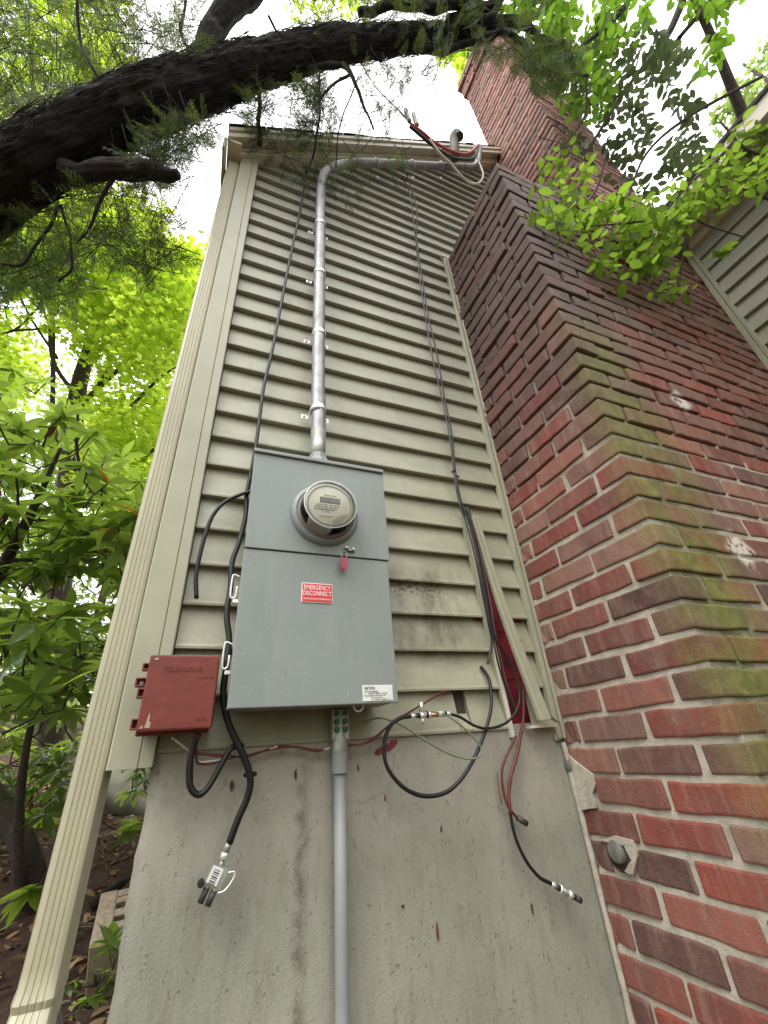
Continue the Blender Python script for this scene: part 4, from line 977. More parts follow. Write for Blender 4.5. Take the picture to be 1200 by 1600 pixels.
tag(tube('overhead_line', [at(-60, 205, 6.6), at(50, 209, 6.6), at(140, 213, 6.8)], .018, M_BLK2, n=6), 'thicker lower dark line crossing the trees at the far left', 'cable')

# ================================================================== VEGETATION
def atz(u, v, z): return CAM + ray(u, v) * z
def limb(pts, z0=None):
    """pts: (u, v, depth, width in px) -> path and radii"""
    return [atz(u, v, z) for u, v, z, w_ in pts], [w_ / 2 * z / F for u, v, z, w_ in pts]
def inpoly(n, poly):
    P = np.array(poly, float); lo, hi = P.min(0), P.max(0); out = []
    while len(out) < n:
        q = rng.uniform(lo, hi, (n * 2, 2)); ins = np.zeros(len(q), bool); j = len(P) - 1
        for i in range(len(P)):
            xi, yi = P[i]; xj, yj = P[j]
            c = ((yi > q[:, 1]) != (yj > q[:, 1])) & (q[:, 0] < (xj - xi) * (q[:, 1] - yi) / (yj - yi + 1e-9) + xi)
            ins ^= c; j = i
        out += list(q[ins])
    return np.array(out[:n])
def cloud(n, poly, z0, z1):
    q = inpoly(n, poly); zz = rng.uniform(z0, z1, n)
    return np.array([atz(u, v, z) for (u, v), z in zip(q, zz)])
def clumps(centres, per, r, flat=1.0):
    c = np.repeat(centres, per, axis=0); o = rng.normal(0, 1, c.shape); o /= np.linalg.norm(o, axis=1)[:, None]
    o *= (rng.random(len(c)) ** .45)[:, None] * r; o[:, 2] *= flat; return c + o

M_BARK = bark_mat('shaggy dark cedar bark', (.007, .005, .005), (.042, .033, .029), 30, (1, 1, 1))
M_TWIG = bark_mat('grey brown twig', (.05, .038, .03), (.13, .105, .085), 40, (1, 1, 1))
M_CED = leaf_mat('cedar foliage', [(.030, .050, .016), (.050, .075, .022), (.040, .055, .022), (.07, .085, .03)], (.18, .25, .05), .34, .6)
M_MAP = leaf_mat('maple leaves', [(.075, .13, .016), (.10, .155, .02), (.07, .12, .016), (.13, .17, .026)], (.66, .84, .08), .72, .5)
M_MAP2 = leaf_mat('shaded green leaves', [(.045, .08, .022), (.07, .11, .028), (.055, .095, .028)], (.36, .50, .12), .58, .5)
M_RHO = leaf_mat('rhododendron leaves', [(.026, .060, .020), (.045, .095, .024), (.034, .075, .028), (.075, .125, .030)], (.40, .58, .07), .46, .2, .8)
M_RHOY = leaf_mat('yellowed leaves', [(.42, .22, .02), (.30, .10, .02)], (.55, .30, .03), .35, .4)
M_DEAD = leaf_mat('dead brown leaves', [(.12, .045, .03), (.20, .10, .05), (.08, .03, .022)], (.12, .06, .03), .15, .7)
M_LITT = leaf_mat('leaf litter', [(.16, .07, .04), (.30, .19, .10), (.10, .04, .025), (.42, .30, .16), (.09, .035, .02)], (.12, .06, .03), .1, .7)
M_VINE = leaf_mat('small oval leaves', [(.030, .070, .014), (.080, .15, .018), (.025, .055, .014), (.065, .12, .016), (.11, .17, .03)], (.30, .48, .045), .48, .35, .5)

M_VIND = leaf_mat('shade toned oval leaves', [(.06, .085, .035), (.08, .10, .05), (.05, .075, .03)], (.12, .17, .06), .35, .4, .5)  # darker, greyer copy of the oval leaves with shade put into its colour
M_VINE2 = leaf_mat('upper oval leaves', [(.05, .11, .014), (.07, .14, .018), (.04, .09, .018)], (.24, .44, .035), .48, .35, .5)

# ---- templates
def cedar_spray():
    V = []; Fc = []; r = random.Random(3)
    def stick(a, b, w_):
        a = np.array(a); b = np.array(b); d = b - a; n_ = np.array([-d[1], d[0], 0]); n_ /= np.linalg.norm(n_) + 1e-9
        o = len(V); V.extend([a - n_ * w_, a + n_ * w_, b + n_ * w_ * .5 + [0, 0, .0], b - n_ * w_ * .5]); Fc.append((o, o + 1, o + 2, o + 3))
    L = .13; n = 9
    ax = [np.array([L * t, .012 * math.sin(t * 2.2), -.028 * t * t]) for t in np.linspace(0, 1, n + 1)]
    for i in range(n): stick(ax[i], ax[i + 1], .0013)
    for i in range(1, n + 1):
        for s_ in (-1, 1):
            l = .055 * (1 - .68 * i / n) * r.uniform(.8, 1.2); an = s_ * math.radians(r.uniform(34, 48))
            d = np.array([math.cos(an), math.sin(an), r.uniform(-.25, .05)]); m_ = ax[i] + d * l * .5; e = m_ + (d + np.array([.25, 0, 0])) * l * .45
            stick(ax[i], m_, .0009); stick(m_, e, .0009)
            for t in (.35, .6, .82):
                for q in (-1, 1):
                    a2 = an + q * math.radians(36); l2 = l * .36 * (1.1 - t * .5); b = ax[i] + d * l * t * .98
                    stick(b, b + np.array([math.cos(a2), math.sin(a2), r.uniform(-.3, .1)]) * l2, .0009)
    return np.array(V), Fc
CV, CF = cedar_spray()
def leaf_oval(L=1, W=.45, n=4, fold=.12, droop=.12):
    """leaf along +x with a midrib fold; base at the origin"""
    V = [(0, 0, 0)]; Fc = []; xs = [L * i / (n + 1) for i in range(1, n + 1)]
    for x in xs:
        t = x / L; w_ = W * .5 * (math.sin(math.pi * t ** .85)) ** .8; z = -droop * t * t * L
        V += [(x, -w_, z + fold * w_), (x, 0, z), (x, w_, z + fold * w_)]
    V.append((L, 0, -droop * L)); k = len(V) - 1
    Fc += [(0, 1, 2), (0, 2, 3)]
    for i in range(n - 1):
        a = 1 + 3 * i; Fc += [(a, a + 3, a + 4, a + 1), (a + 1, a + 4, a + 5, a + 2)]
    a = 1 + 3 * (n - 1); Fc += [(a, k, a + 1), (a + 1, k, a + 2)]
    return V, Fc
def maple_leaf():
    pts = []; tips = [(90, 1.0), (38, .86), (142, .86), (-15, .55), (195, .55)]
    ang = sorted([(a, r) for a, r in tips]); out = []
    for i, (a, r) in enumerate(ang):
        t = math.radians(a); out.append((r * math.cos(t), r * math.sin(t)))
        if i < len(ang) - 1:
            t2 = math.radians((a + ang[i + 1][0]) / 2); out.append((.42 * math.cos(t2), .42 * math.sin(t2)))
    out.append((0, -.12))
    V = [(0, .12, .03)] + [(x, y, -.12 * (x * x + y * y)) for x, y in out]; n = len(out)
    return V, [(0, 1 + i, 1 + (i + 1) % n) for i in range(n)]
MV, MF = maple_leaf()
RV, RF = leaf_oval(1, .32, 4, .24, .2)
OV, OF = leaf_oval(1, .52, 3, .18, .10)
def leafmesh(V, Fc, mat, name='leaf'):
    me = bpy.data.meshes.new(name); me.from_pydata([tuple(v) for v in V], [], Fc); me.materials.append(mat); me.shade_smooth(); return me
def leaves(parent, M, V, Fc, mats, probs, nobj, stuff='leaves'):
    """the leaves that show largest become objects of their own, the rest one joined part"""
    mats_i = rng.choice(len(mats), len(M), p=probs)
    key = []
    for i in range(len(M)):
        u, v, d = pix(M[i][:3, 3]); key.append(np.linalg.norm(M[i][:3, 0]) / d if (d > .2 and -20 < u < 1220 and -20 < v < 1620) else 0)
    key = np.array(key); od = np.argsort(-key); near = [i for i in od[:nobj] if key[i] > 0]; ns = set(near)
    me = [leafmesh(V, Fc, m_) for m_ in mats]
    bpy.context.view_layer.update()
    for i in near:
        o = bpy.data.objects.new('leaf', me[mats_i[i]]); col.objects.link(o); o.matrix_basis = Matrix([list(r_) for r_ in M[i]]); par(o, parent)
    rest = [i for i in range(len(M)) if i not in ns]
    for k, m_ in enumerate(mats):
        ix = [i for i in rest if mats_i[i] == k]
        if ix:
            o = scatter(stuff, V, Fc, M[ix], m_, parent, smooth=True); o['kind'] = 'stuff'

# ---- cedar: big limb crossing the top, hanging sprays
cedar = empty('cedar_tree', (-3.2, 1.2, gz(-3.2, 1.2)), 'old cedar tree whose thick shaggy limb crosses above the house corner', 'tree')
L1 = [(-420, 540, 2.0, 190), (-180, 385, 1.8, 140), (0, 280, 1.75, 104), (80, 236, 1.75, 88), (165, 190, 1.8, 82), (250, 154, 1.85, 80), (330, 127, 1.95, 70), (420, 96, 2.05, 57), (520, 72, 2.2, 46), (600, 64, 2.35, 38), (700, 55, 2.5, 30), (770, 47, 2.6, 24)]
P, r_ = limb(L1); base = P[0]
P = [np.array([base[0] - .5, base[1] + .4, gz(-2.5, .5) - .1]), np.array([base[0] - .35, base[1] + .2, base[2] - .5])] + P; r_ = [.24, .22] + r_
def bark_geo(P, r, n, amp=.10):
    V, Fc = tube_geo(P, r, n, True, .13, 6.0); P = np.asarray(P); L = 0; k = 0
    for i in range(len(P)):
        if i: L += float(np.linalg.norm(P[i] - P[i - 1]))
        for j in range(n):
            t = 2 * math.pi * j / n; q = Vector((math.cos(t) * 5.5, math.sin(t) * 5.5, L * 5.0))
            f = noise.noise(q + Vector((0, 0, 2 * noise.noise(q * .4)))); f2 = noise.noise(Vector((math.cos(t) * 13, math.sin(t) * 13, L * 11)))
            g = 1 - amp * (1 - min(1, abs(f) * 4)) + amp * .45 * f2
            V[k] = P[i] + (V[k] - P[i]) * g; k += 1
    return V, Fc
PP = smoothpath(P, 34)
mesh_obj('trunk', *bark_geo(PP, np.interp(np.linspace(0, 1, len(PP)), np.linspace(0, 1, len(r_)), r_), 64), M_BARK, cedar, True)
def sub(pts, bump=.2): P, r_ = limb(pts); return (P, r_)
br = [sub([(295, 120, 1.93, 40), (318, 80, 1.95, 34), (345, 30, 2.0, 34), (385, -5, 2.05, 32), (430, -40, 2.1, 28)]),
      sub([(100, 268, 1.72, 34), (150, 266, 1.7, 30), (200, 262, 1.7, 30), (240, 270, 1.7, 28), (276, 270, 1.7, 14)]),
      sub([(770, 45, 2.6, 22), (800, 35, 2.6, 16), (850, 60, 2.6, 10), (890, 75, 2.6, 8)]),
      sub([(640, 78, 2.4, 16), (700, 76, 2.45, 14), (770, 52, 2.5, 12), (800, 55, 2.5, 12), (840, 75, 2.5, 14), (880, 68, 2.5, 12), (905, 115, 2.5, 6), (920, 118, 2.5, 4)]),
      sub([(700, 50, 2.5, 20), (735, 22, 2.5, 14), (800, -10, 2.5, 12)]),
      sub([(700, 34, 2.45, 18), (760, 30, 2.5, 12), (800, -20, 2.5, 8)]),
      sub([(560, 20, 2.3, 12), (640, 5, 2.35, 16), (700, 10, 2.4, 18), (760, 5, 2.5, 12)]),
      sub([(480, 105, 2.1, 10), (520, 105, 2.15, 14), (545, 112, 2.15, 10), (570, 160, 2.15, 6), (585, 200, 2.15, 4)]),
      sub([(545, 118, 2.15, 7), (510, 140, 2.1, 6), (490, 165, 2.1, 4)]),
      sub([(405, 100, 2.0, 12), (404, 150, 2.0, 9), (402, 190, 2.0, 9), (404, 228, 2.0, 10)]),
      sub([(420, 25, 2.1, 6), (432, 60, 2.1, 5), (405, 90, 2.1, 6)]),
      sub([(182, 265, 1.7, 10), (160, 310, 1.7, 8), (140, 350, 1.7, 6), (120, 380, 1.7, 4)]),
      sub([(92, 320, 1.7, 8), (75, 355, 1.7, 7), (35, 410, 1.7, 6), (0, 412, 1.7, 5)]),
      sub([(95, 320, 1.72, 6), (110, 380, 1.72, 6), (112, 420, 1.72, 5), (92, 440, 1.72, 4)]),
      sub([(120, 0, 1.7, 6), (122, 60, 1.72, 6), (140, 100, 1.72, 5), (170, 145, 1.75, 6)]),
      sub([(210, 230, 1.75, 10), (240, 250, 1.7, 12), (246, 270, 1.7, 8)]),
      sub([(290, 0, 1.95, 6), (285, 50, 1.95, 6), (300, 90, 1.95, 7)]),
      sub([(500, 110, 2.1, 4), (498, 180, 2.1, 4), (490, 235, 2.1, 5), (478, 270, 2.1, 4)]),
      sub([(560, 120, 2.15, 3), (530, 200, 2.12, 3), (526, 260, 2.12, 3)])]
for P, r_ in br:
    big = max(r_) > .03
    PP = smoothpath(P, 20 if big else 8); amp_ = min(.02, 1.6 * np.mean(r_))
    PP = PP + np.array([[noise.noise(Vector(q * 9)), noise.noise(Vector(q * 9 + 7)), noise.noise(Vector(q * 9 + 13))] for q in PP]) * amp_ * np.minimum(1, np.arange(len(PP)) / 6)[:, None]
    rr = np.interp(np.linspace(0, 1, len(PP)), np.linspace(0, 1, len(r_)), r_) * (1 if big else .72)
    mesh_obj('branch', *(bark_geo(PP, rr, 32) if big else tube_geo(PP, rr, 8, True, .3, 20.0)), M_BARK, cedar, True)
# shaggy strips along the limb
ss = []
LP = smoothpath(limb(L1)[0], 12); LR = np.interp(np.linspace(0, 1, len(LP)), np.linspace(0, 1, len(L1)), limb(L1)[1])
for i in range(2600):
    k = int(rng.integers(12, len(LP) - 2)); t = LP[k + 1] - LP[k]; t /= np.linalg.norm(t); d = rng.normal(0, 1, 3); d -= t * (d @ t); d /= np.linalg.norm(d)
    a = LP[k] + d * LR[k] * .98; l = rng.uniform(.03, .16); b = a + t * l * rng.choice([-1, 1]) + d * rng.uniform(.0, .022) + rng.normal(0, .006, 3)
    ss.append(([a, (a + b) / 2 + d * .004, b], [.0022, .0016, .0006]))
tubes('bark_strips', ss, M_BARK, cedar, n=3, k=1)['kind'] = 'stuff'
def sprays(n, poly, z0, z1, hang=.7, size=(.7, 1.25)):
    P = cloud(n, poly, z0, z1)
    ax = rng.normal(0, 1, (n, 3)) * (1 - hang) + np.array([0, 0, -1]) * hang
    nn = rng.normal(0, 1, (n, 3)) * .8 + RW[2] * .5
    return frames(P, nn, .1, size, axis=ax)
Ms = [sprays(850, [(-60, -60), (215, -60), (225, 110), (235, 140), (80, 215), (-60, 260)], 1.85, 2.6, .35),
      sprays(90, [(225, -40), (330, -40), (290, 110), (245, 120)], 1.8, 2.2, .4),
      sprays(560, [(-60, 330), (90, 300), (180, 265), (285, 225), (290, 330), (285, 400), (230, 440), (150, 400), (110, 470), (50, 470), (-60, 490)], 1.72, 2.2, .5),
      sprays(190, [(200, 215), (290, 180), (330, 190), (340, 205), (290, 250), (200, 265)], 1.65, 1.95, .5, (.5, .9)),
      sprays(70, [(385, 125), (425, 125), (420, 215), (390, 215)], 1.95, 2.1, .6, (.6, 1.0)),
      sprays(130, [(455, 110), (520, 125), (525, 190), (485, 215), (455, 170)], 2.05, 2.2, .6, (.6, 1.0)),
      sprays(34, [(430, 200), (500, 200), (510, 245), (530, 285), (480, 295), (430, 265)], 1.95, 2.15, .6, (.7, 1.0)),
      sprays(16, [(515, 195), (570, 205), (565, 300), (520, 300)], 2.0, 2.15, .7, (.6, .9)),
      sprays(12, [(600, 235), (635, 235), (632, 262), (610, 262)], 2.0, 2.2, .8, (.5, .8)),
      sprays(150, [(540, 95), (700, 85), (690, 120), (640, 170), (600, 215), (560, 180)], 2.1, 2.6, .5, (.5, .9)),
      sprays(380, [(440, -40), (860, -40), (850, 60), (730, 50), (600, 40), (470, 70)], 2.1, 2.8, .4, (.6, 1.0)),
      sprays(260, [(730, 70), (900, 70), (905, 140), (860, 130), (800, 85), (740, 90)], 2.3, 2.7, .6, (.6, .9)),
      sprays(60, [(808, 95), (870, 100), (860, 140), (830, 135)], 2.3, 2.6, .7, (.5, .8)),
      sprays(34, [(865, 205), (905, 195), (910, 245), (880, 255)], 2.3, 2.5, .8, (.4, .7)),
      sprays(24, [(350, 185), (470, 190), (460, 210), (352, 215)], 1.95, 2.2, .5, (.4, .7))]
Ms = np.concatenate(Ms)
scatter('foliage', CV, CF, Ms, M_CED, cedar)['kind'] = 'stuff'
tw = []
for Mx in Ms[::2]:
    a = Mx[:3, 3]; b = a - Mx[:3, 0] * .12 + np.array([0, 0, .05]) + rng.normal(0, .02, 3); tw.append(([a + Mx[:3, 0] * .05, a, b], [.0009, .0016, .0022]))
tubes('twigs', tw, M_BARK, cedar, n=3, k=1)['kind'] = 'stuff'

# ---- maple behind the house on the left
maple = empty('maple_tree', (-3.0, 7.0, gz(-3, 7)), 'tall maple with bright lime backlit leaves behind the house on the left', 'tree')
tb = [atz(60, 1250, 7.2), atz(95, 900, 7.0), atz(118, 640, 7.0), atz(140, 545, 7.0), atz(175, 430, 7.2), atz(200, 300, 7.6)]
tb[0][2] = gz(tb[0][0], tb[0][1]) - .2
mesh_obj('trunk', *tube_geo(smoothpath(tb, 8), np.array([.20, .17, .13, .10, .07, .04]), 12, True, .1, 4), M_TWIG, maple, True)
bl = [[(118, 640, 7, 9), (160, 600, 6.8, 8), (215, 550, 6.6, 7), (265, 500, 6.5, 4)], [(150, 610, 6.8, 7), (175, 560, 6.7, 6), (190, 500, 6.7, 5), (205, 430, 6.7, 4)], [(120, 620, 7, 7), (82, 560, 7, 7), (80, 470, 7, 6), (86, 400, 7, 4)],
      [(82, 640, 6.4, 8), (83, 560, 6.4, 7), (84, 500, 6.4, 5)], [(60, 480, 7, 3), (20, 517, 7, 4), (-40, 525, 7, 4)], [(16, 517, 6.6, 4), (90, 512, 6.6, 4), (160, 505, 6.6, 2)], [(200, 640, 6.5, 6), (250, 590, 6.4, 5), (282, 570, 6.4, 3)], [(90, 560, 7, 5), (50, 500, 7, 4), (20, 440, 7, 3)], [(220, 720, 6.4, 6), (250, 690, 6.3, 5), (270, 640, 6.3, 3)]]
for q in bl: P, r_ = limb(q); mesh_obj('branch', *tube_geo(smoothpath(P, 5), np.array(r_) * .9, 7, True, .1, 5), M_TWIG, maple, True)
cs = np.concatenate([cloud(210, [(-120, 300), (190, 300), (250, 360), (320, 405), (330, 470), (285, 640), (200, 620), (90, 480), (-120, 440)], 5.6, 7.6),
                     cloud(50, [(-120, 440), (70, 520), (60, 620), (-120, 620)], 6.0, 8.5),
                     cloud(60, [(150, 600), (285, 640), (250, 820), (150, 800)], 6.0, 8.0),
                     cloud(95, [(-150, -120), (200, -120), (215, 60), (175, 190), (-150, 300)], 6.5, 9.0),
                     cloud(18, [(440, -100), (640, -100), (600, 10), (480, 20)], 7.5, 9.0)])
P = clumps(cs, 95, .52, .45)
keep = np.array([not (250 + 50 * noise.noise(Vector(q * 2.2)) < pix(q)[0] < 345 and pix(q)[1] < 375 + 45 * noise.noise(Vector(q * 2.6 + 4)) and pix(q)[1] > -50) and not (205 + 45 * noise.noise(Vector(q * 2.2)) < pix(q)[0] < 440 and -50 < pix(q)[1] < 200) for q in P]); P = P[keep]
MM = frames(P, (0, 0, 1), .42, (.055, .095)); MM[:, :3, 3] += 0
mesh_ = leaves(maple, MM, MV, MF, [M_MAP], [1.0], 120, 'leaves')
# ---- darker trees farther back close the view low on the left
def backtree(name, poly, z0, z1, ncl, lab, mat, per=60, r=.8, sz=(.10, .17), trunk=None, cat='tree'):
    cs = cloud(ncl, poly, z0, z1); P = clumps(cs, per, r, .6); c = cs.mean(0)
    t = empty(name, (c[0], c[1], gz(c[0], c[1])), lab, cat)
    tubes('trunk', [([(c[0], c[1], gz(c[0], c[1]) - .2), (c[0] + .2, c[1], (gz(c[0], c[1]) + c[2]) / 2), (c[0], c[1] + .1, cs[:, 2].max())], [.16, .12, .03])], M_TWIG, t, n=9)
    o = scatter('foliage', MV if per else OV, MF, frames(P, (0, 0, 1), .6, sz), mat, t); o['kind'] = 'stuff'
    return t
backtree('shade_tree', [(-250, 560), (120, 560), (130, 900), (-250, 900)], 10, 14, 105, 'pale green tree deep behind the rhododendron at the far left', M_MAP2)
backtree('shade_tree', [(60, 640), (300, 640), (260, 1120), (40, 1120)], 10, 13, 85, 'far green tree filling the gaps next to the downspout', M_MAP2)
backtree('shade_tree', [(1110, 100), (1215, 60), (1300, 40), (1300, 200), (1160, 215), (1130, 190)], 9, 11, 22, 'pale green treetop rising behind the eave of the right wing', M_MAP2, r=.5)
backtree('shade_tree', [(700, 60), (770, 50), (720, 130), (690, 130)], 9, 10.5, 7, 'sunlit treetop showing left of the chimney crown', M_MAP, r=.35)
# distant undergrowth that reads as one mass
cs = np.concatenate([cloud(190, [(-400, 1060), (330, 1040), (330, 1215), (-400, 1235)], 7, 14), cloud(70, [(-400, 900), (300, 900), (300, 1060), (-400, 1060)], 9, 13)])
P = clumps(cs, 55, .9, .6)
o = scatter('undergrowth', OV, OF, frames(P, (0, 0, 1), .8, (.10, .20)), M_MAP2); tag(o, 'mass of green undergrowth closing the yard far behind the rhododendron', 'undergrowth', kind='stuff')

# ---- rhododendrons
def whorls(centres, per=8, size=(.10, .16)):
    Ms = []
    for c in centres:
        up = np.array([0, 0, 1.0]) + rng.normal(0, .35, 3); up /= np.linalg.norm(up); a0 = rng.uniform(0, 6.28)
        e1 = np.cross(up, rng.normal(0, 1, 3)); e1 /= np.linalg.norm(e1); e2 = np.cross(up, e1)
        n = int(rng.integers(per - 2, per + 3)); dr = rng.uniform(-.35, .35)
        for k in range(n):
            t = a0 + 6.283 * k / n + rng.normal(0, .15); x = (e1 * math.cos(t) + e2 * math.sin(t)) + up * (dr + rng.normal(0, .18)); x /= np.linalg.norm(x)
            z = up - x * (up @ x) + rng.normal(0, .12, 3); z -= x * (z @ x); z /= np.linalg.norm(z); y = np.cross(z, x); s_ = rng.uniform(*size)
            M = np.eye(4); M[:3, 0] = x * s_; M[:3, 1] = y * s_; M[:3, 2] = z * s_; M[:3, 3] = c; Ms.append(M)
    return np.array(Ms)
def rhodo(lab, polys, stems, nobj, dead=4):
    cs = np.concatenate([cloud(n, p, z0, z1) for n, p, z0, z1 in polys])
    b = cs.mean(0); bx, by = float(b[0]), float(b[1])
    t = empty('rhododendron', (bx, by, gz(bx, by)), lab, 'shrub', 'rhododendrons beside the house')
    M = whorls(cs); leaves(t, M, RV, RF, [M_RHO, M_RHOY], [.994, .006], nobj)
    for s_ in stems:
        P, r_ = limb(s_); mesh_obj('stem', *tube_geo(smoothpath(P, 5), np.array(r_), 8, True, .12, 12), M_TWIG, t, True)
    tw = []
    for c in cs:
        d = np.array([bx, by, gz(bx, by) + .2]) - c; d /= np.linalg.norm(d); d = d + rng.normal(0, .7, 3); d /= np.linalg.norm(d); l = rng.uniform(.06, .2)
        tw.append(([c, c + d * l * .5 + np.array([0, 0, -.03]), c + d * l + rng.normal(0, .03, 3)], [.003, .004, .005]))
    o = tubes('twigs', tw, M_TWIG, t, n=4, k=1); o['kind'] = 'stuff'
    # withered hanging leaves
    if dead:
        c2 = cs[rng.choice(len(cs), dead, replace=False)]; Md = whorls(c2 - np.array([0, 0, .05]), 4, (.07, .11)); Md[:, :3, 2] *= .6
        for i in range(len(Md)):
            x = np.array([0, 0, -1.0]) + rng.normal(0, .25, 3); x /= np.linalg.norm(x); s_ = .10; z = np.cross(x, rng.normal(0, 1, 3)); z /= np.linalg.norm(z)
            Md[i][:3, 0] = x * s_; Md[i][:3, 1] = np.cross(z, x) * s_ * .6; Md[i][:3, 2] = z * s_
        me = leafmesh(RV, RF, M_DEAD)
        for m_ in Md: o = bpy.data.objects.new('withered_leaf', me); col.objects.link(o); o.matrix_basis = Matrix([list(r_) for r_ in m_]); par(o, t)
    return t
rhodo('tall rhododendron with bright upper leaves left of the downspout', [(105, [(-120, 570), (60, 575), (150, 660), (215, 720), (235, 800), (180, 880), (-120, 840)], 1.9, 3.0), (80, [(-120, 800), (215, 820), (200, 920), (-120, 930)], 2.0, 3.0)],
      [[(-30, 960, 2.3, 16), (8, 880, 2.3, 16), (42, 815, 2.3, 14), (70, 755, 2.3, 8), (95, 700, 2.3, 5)], [(10, 876, 2.3, 8), (60, 875, 2.3, 7), (120, 872, 2.3, 5), (165, 830, 2.3, 3)], [(45, 812, 2.3, 6), (90, 815, 2.3, 4), (135, 820, 2.3, 3)], [(0, 905, 2.1, 8), (45, 885, 2.15, 6), (110, 880, 2.2, 4)], [(25, 850, 2.2, 5), (28, 780, 2.2, 4), (25, 740, 2.2, 3)], [(122, 640, 2.6, 4), (120, 700, 2.6, 5), (130, 760, 2.6, 4)]], 300, 5)
rhodo('dark glossy rhododendron at mid height by the downspout', [(75, [(-120, 930), (150, 940), (200, 920), (195, 1000), (150, 1100), (90, 1120), (-120, 1130)], 1.5, 2.5), (80, [(-120, 950), (190, 950), (165, 1080), (-120, 1110)], 2.5, 3.6)],
      [[(28, 1420, 2.2, 20), (30, 1260, 2.2, 14), (45, 1150, 2.2, 10), (60, 1080, 2.2, 8), (50, 1010, 2.2, 5)], [(55, 1090, 2.2, 6), (90, 1060, 2.2, 4), (60, 1000, 2.2, 3)]], 300, 2)
rhodo('low rhododendron with long leaves by the ground left of the downspout', [(110, [(-120, 1120), (120, 1150), (110, 1230), (60, 1290), (-120, 1290)], 2.2, 4.0), (8, [(180, 1190), (235, 1190), (225, 1250), (180, 1240)], 2.6, 3.6), (2, [(40, 1385), (60, 1385), (60, 1395), (40, 1395)], 1.7, 1.9), (3, [(195, 1275), (215, 1280), (205, 1300)], 2.4, 2.8)],
      [[(-60, 1180, 2.5, 40), (-10, 1250, 2.4, 36), (20, 1290, 2.35, 34), (45, 1340, 2.3, 34), (62, 1420, 2.3, 40)], [(165, 1420, 2.2, 8), (200, 1385, 2.3, 9), (235, 1350, 2.5, 8)]], 220, 3)

# ---- overhanging shrub branches, upper right
sh = empty('privet_tree', (4.2, -1.5, 0), 'leafy small tree whose bright oval leaved branches hang in front of the chimney', 'tree')
stemsR = [[(1250, 60, 2.2, 12), (1200, 150, 2.1, 8), (1130, 240, 2.0, 6), (1075, 290, 1.9, 4), (1000, 380, 1.85, 3), (960, 440, 1.8, 2)], [(1075, 270, 1.9, 4), (1072, 340, 1.85, 4), (1066, 410, 1.8, 3), (1050, 480, 1.75, 2)], [(1300, 250, 1.9, 6), (1180, 240, 1.9, 4), (1125, 190, 1.95, 3)], [(1240, 330, 1.9, 4), (1140, 290, 1.9, 3), (1075, 325, 1.85, 3), (1010, 345, 1.8, 3), (900, 355, 1.75, 2)],
          [(1160, 370, 1.8, 2), (1100, 350, 1.8, 3), (1075, 330, 1.8, 3)], [(985, 285, 2.2, 2), (950, 370, 2.1, 3), (925, 420, 2.1, 2)], [(1075, -20, 3.0, 12), (1040, 60, 3.0, 10), (985, 130, 3.0, 6), (940, 200, 2.9, 5), (916, 240, 2.8, 4)], [(990, -10, 2.9, 9), (960, 30, 2.9, 8), (900, 80, 2.9, 5)], [(916, 120, 2.6, 4), (914, 180, 2.6, 4), (880, 230, 2.6, 3)], [(1060, 60, 3.0, 6), (1130, -20, 3.0, 8)], [(1190, 120, 2.8, 5), (1080, 180, 2.8, 5), (1010, 240, 2.7, 4), (975, 330, 2.6, 3)], [(950, 230, 2.1, 2), (930, 300, 2.1, 3), (880, 350, 2.0, 2), (840, 370, 2.0, 2)]]
for s_ in stemsR: P, r_ = limb(s_); mesh_obj('branch', *tube_geo(smoothpath(P, 5), np.array(r_), 7, True, .1, 14), M_TWIG, sh, True)
tubes('trunk', [([(4.2, -1.5, 0), (4.0, -1.5, 2.2), (3.2, -1.2, 4.0)] + [limb(stemsR[0])[0][0]], [.12, .10, .06, .015])], M_TWIG, sh, n=10, k=6)
tubes('trunk', [([(4.0, -1.5, 2.2), (3.6, -.8, 4.2)] + [limb(stemsR[6])[0][0]], [.07, .05, .02])], M_TWIG, sh, n=10, k=6)
def twigleaves(n, poly, z0, z1, size, per=7, spread=.05, nrm=(0, 0, 1)):
    cs = cloud(n, poly, z0, z1); Ms = []; tw = []
    for c in cs:
        d = rng.normal(0, 1, 3); d[2] = -abs(d[2]) * .6; d /= np.linalg.norm(d); L = spread * per * .5
        a = c - d * L / 2; tw.append(([a, c, c + d * L / 2], [.0014, .001, .0006]))
        sdv = np.cross(d, (0, 0, 1.0)); sdv /= np.linalg.norm(sdv) + 1e-6
        for k in range(per):
            p = a + d * L * (k + .5) / per; s_ = 1 if k % 2 else -1
            x = d * .55 + sdv * s_ * .8 + rng.normal(0, .22, 3) + np.array([0, 0, -.15]); x /= np.linalg.norm(x)
            z = np.array(nrm) + rng.normal(0, .4, 3); z -= x * (z @ x); z /= np.linalg.norm(z); q = rng.uniform(*size)
            M = np.eye(4); M[:3, 0] = x * q; M[:3, 1] = np.cross(z, x) * q; M[:3, 2] = z * q; M[:3, 3] = p; Ms.append(M)
    return Ms, tw
A1, t1 = twigleaves(84, [(815, 352), (850, 300), (905, 320), (1000, 320), (1060, 300), (1060, 360), (1030, 420), (960, 450), (900, 400), (840, 375)], 1.65, 2.1, (.042, .070))
A2, t2 = twigleaves(44, [(1040, 310), (1110, 240), (1215, 170), (1230, 270), (1150, 320), (1100, 350), (1060, 340)], 1.7, 2.1, (.040, .062))
A3, t3 = twigleaves(9, [(1030, 360), (1060, 360), (1070, 440), (1050, 475), (1030, 440)], 1.65, 1.8, (.035, .050))
A4, t4 = twigleaves(2, [(1110, 395), (1130, 385), (1130, 400)], 1.7, 1.8, (.05, .06), 3)
A5, t5 = twigleaves(12, [(850, 250), (910, 230), (930, 300), (860, 320)], 2.0, 2.3, (.040, .060), 6)
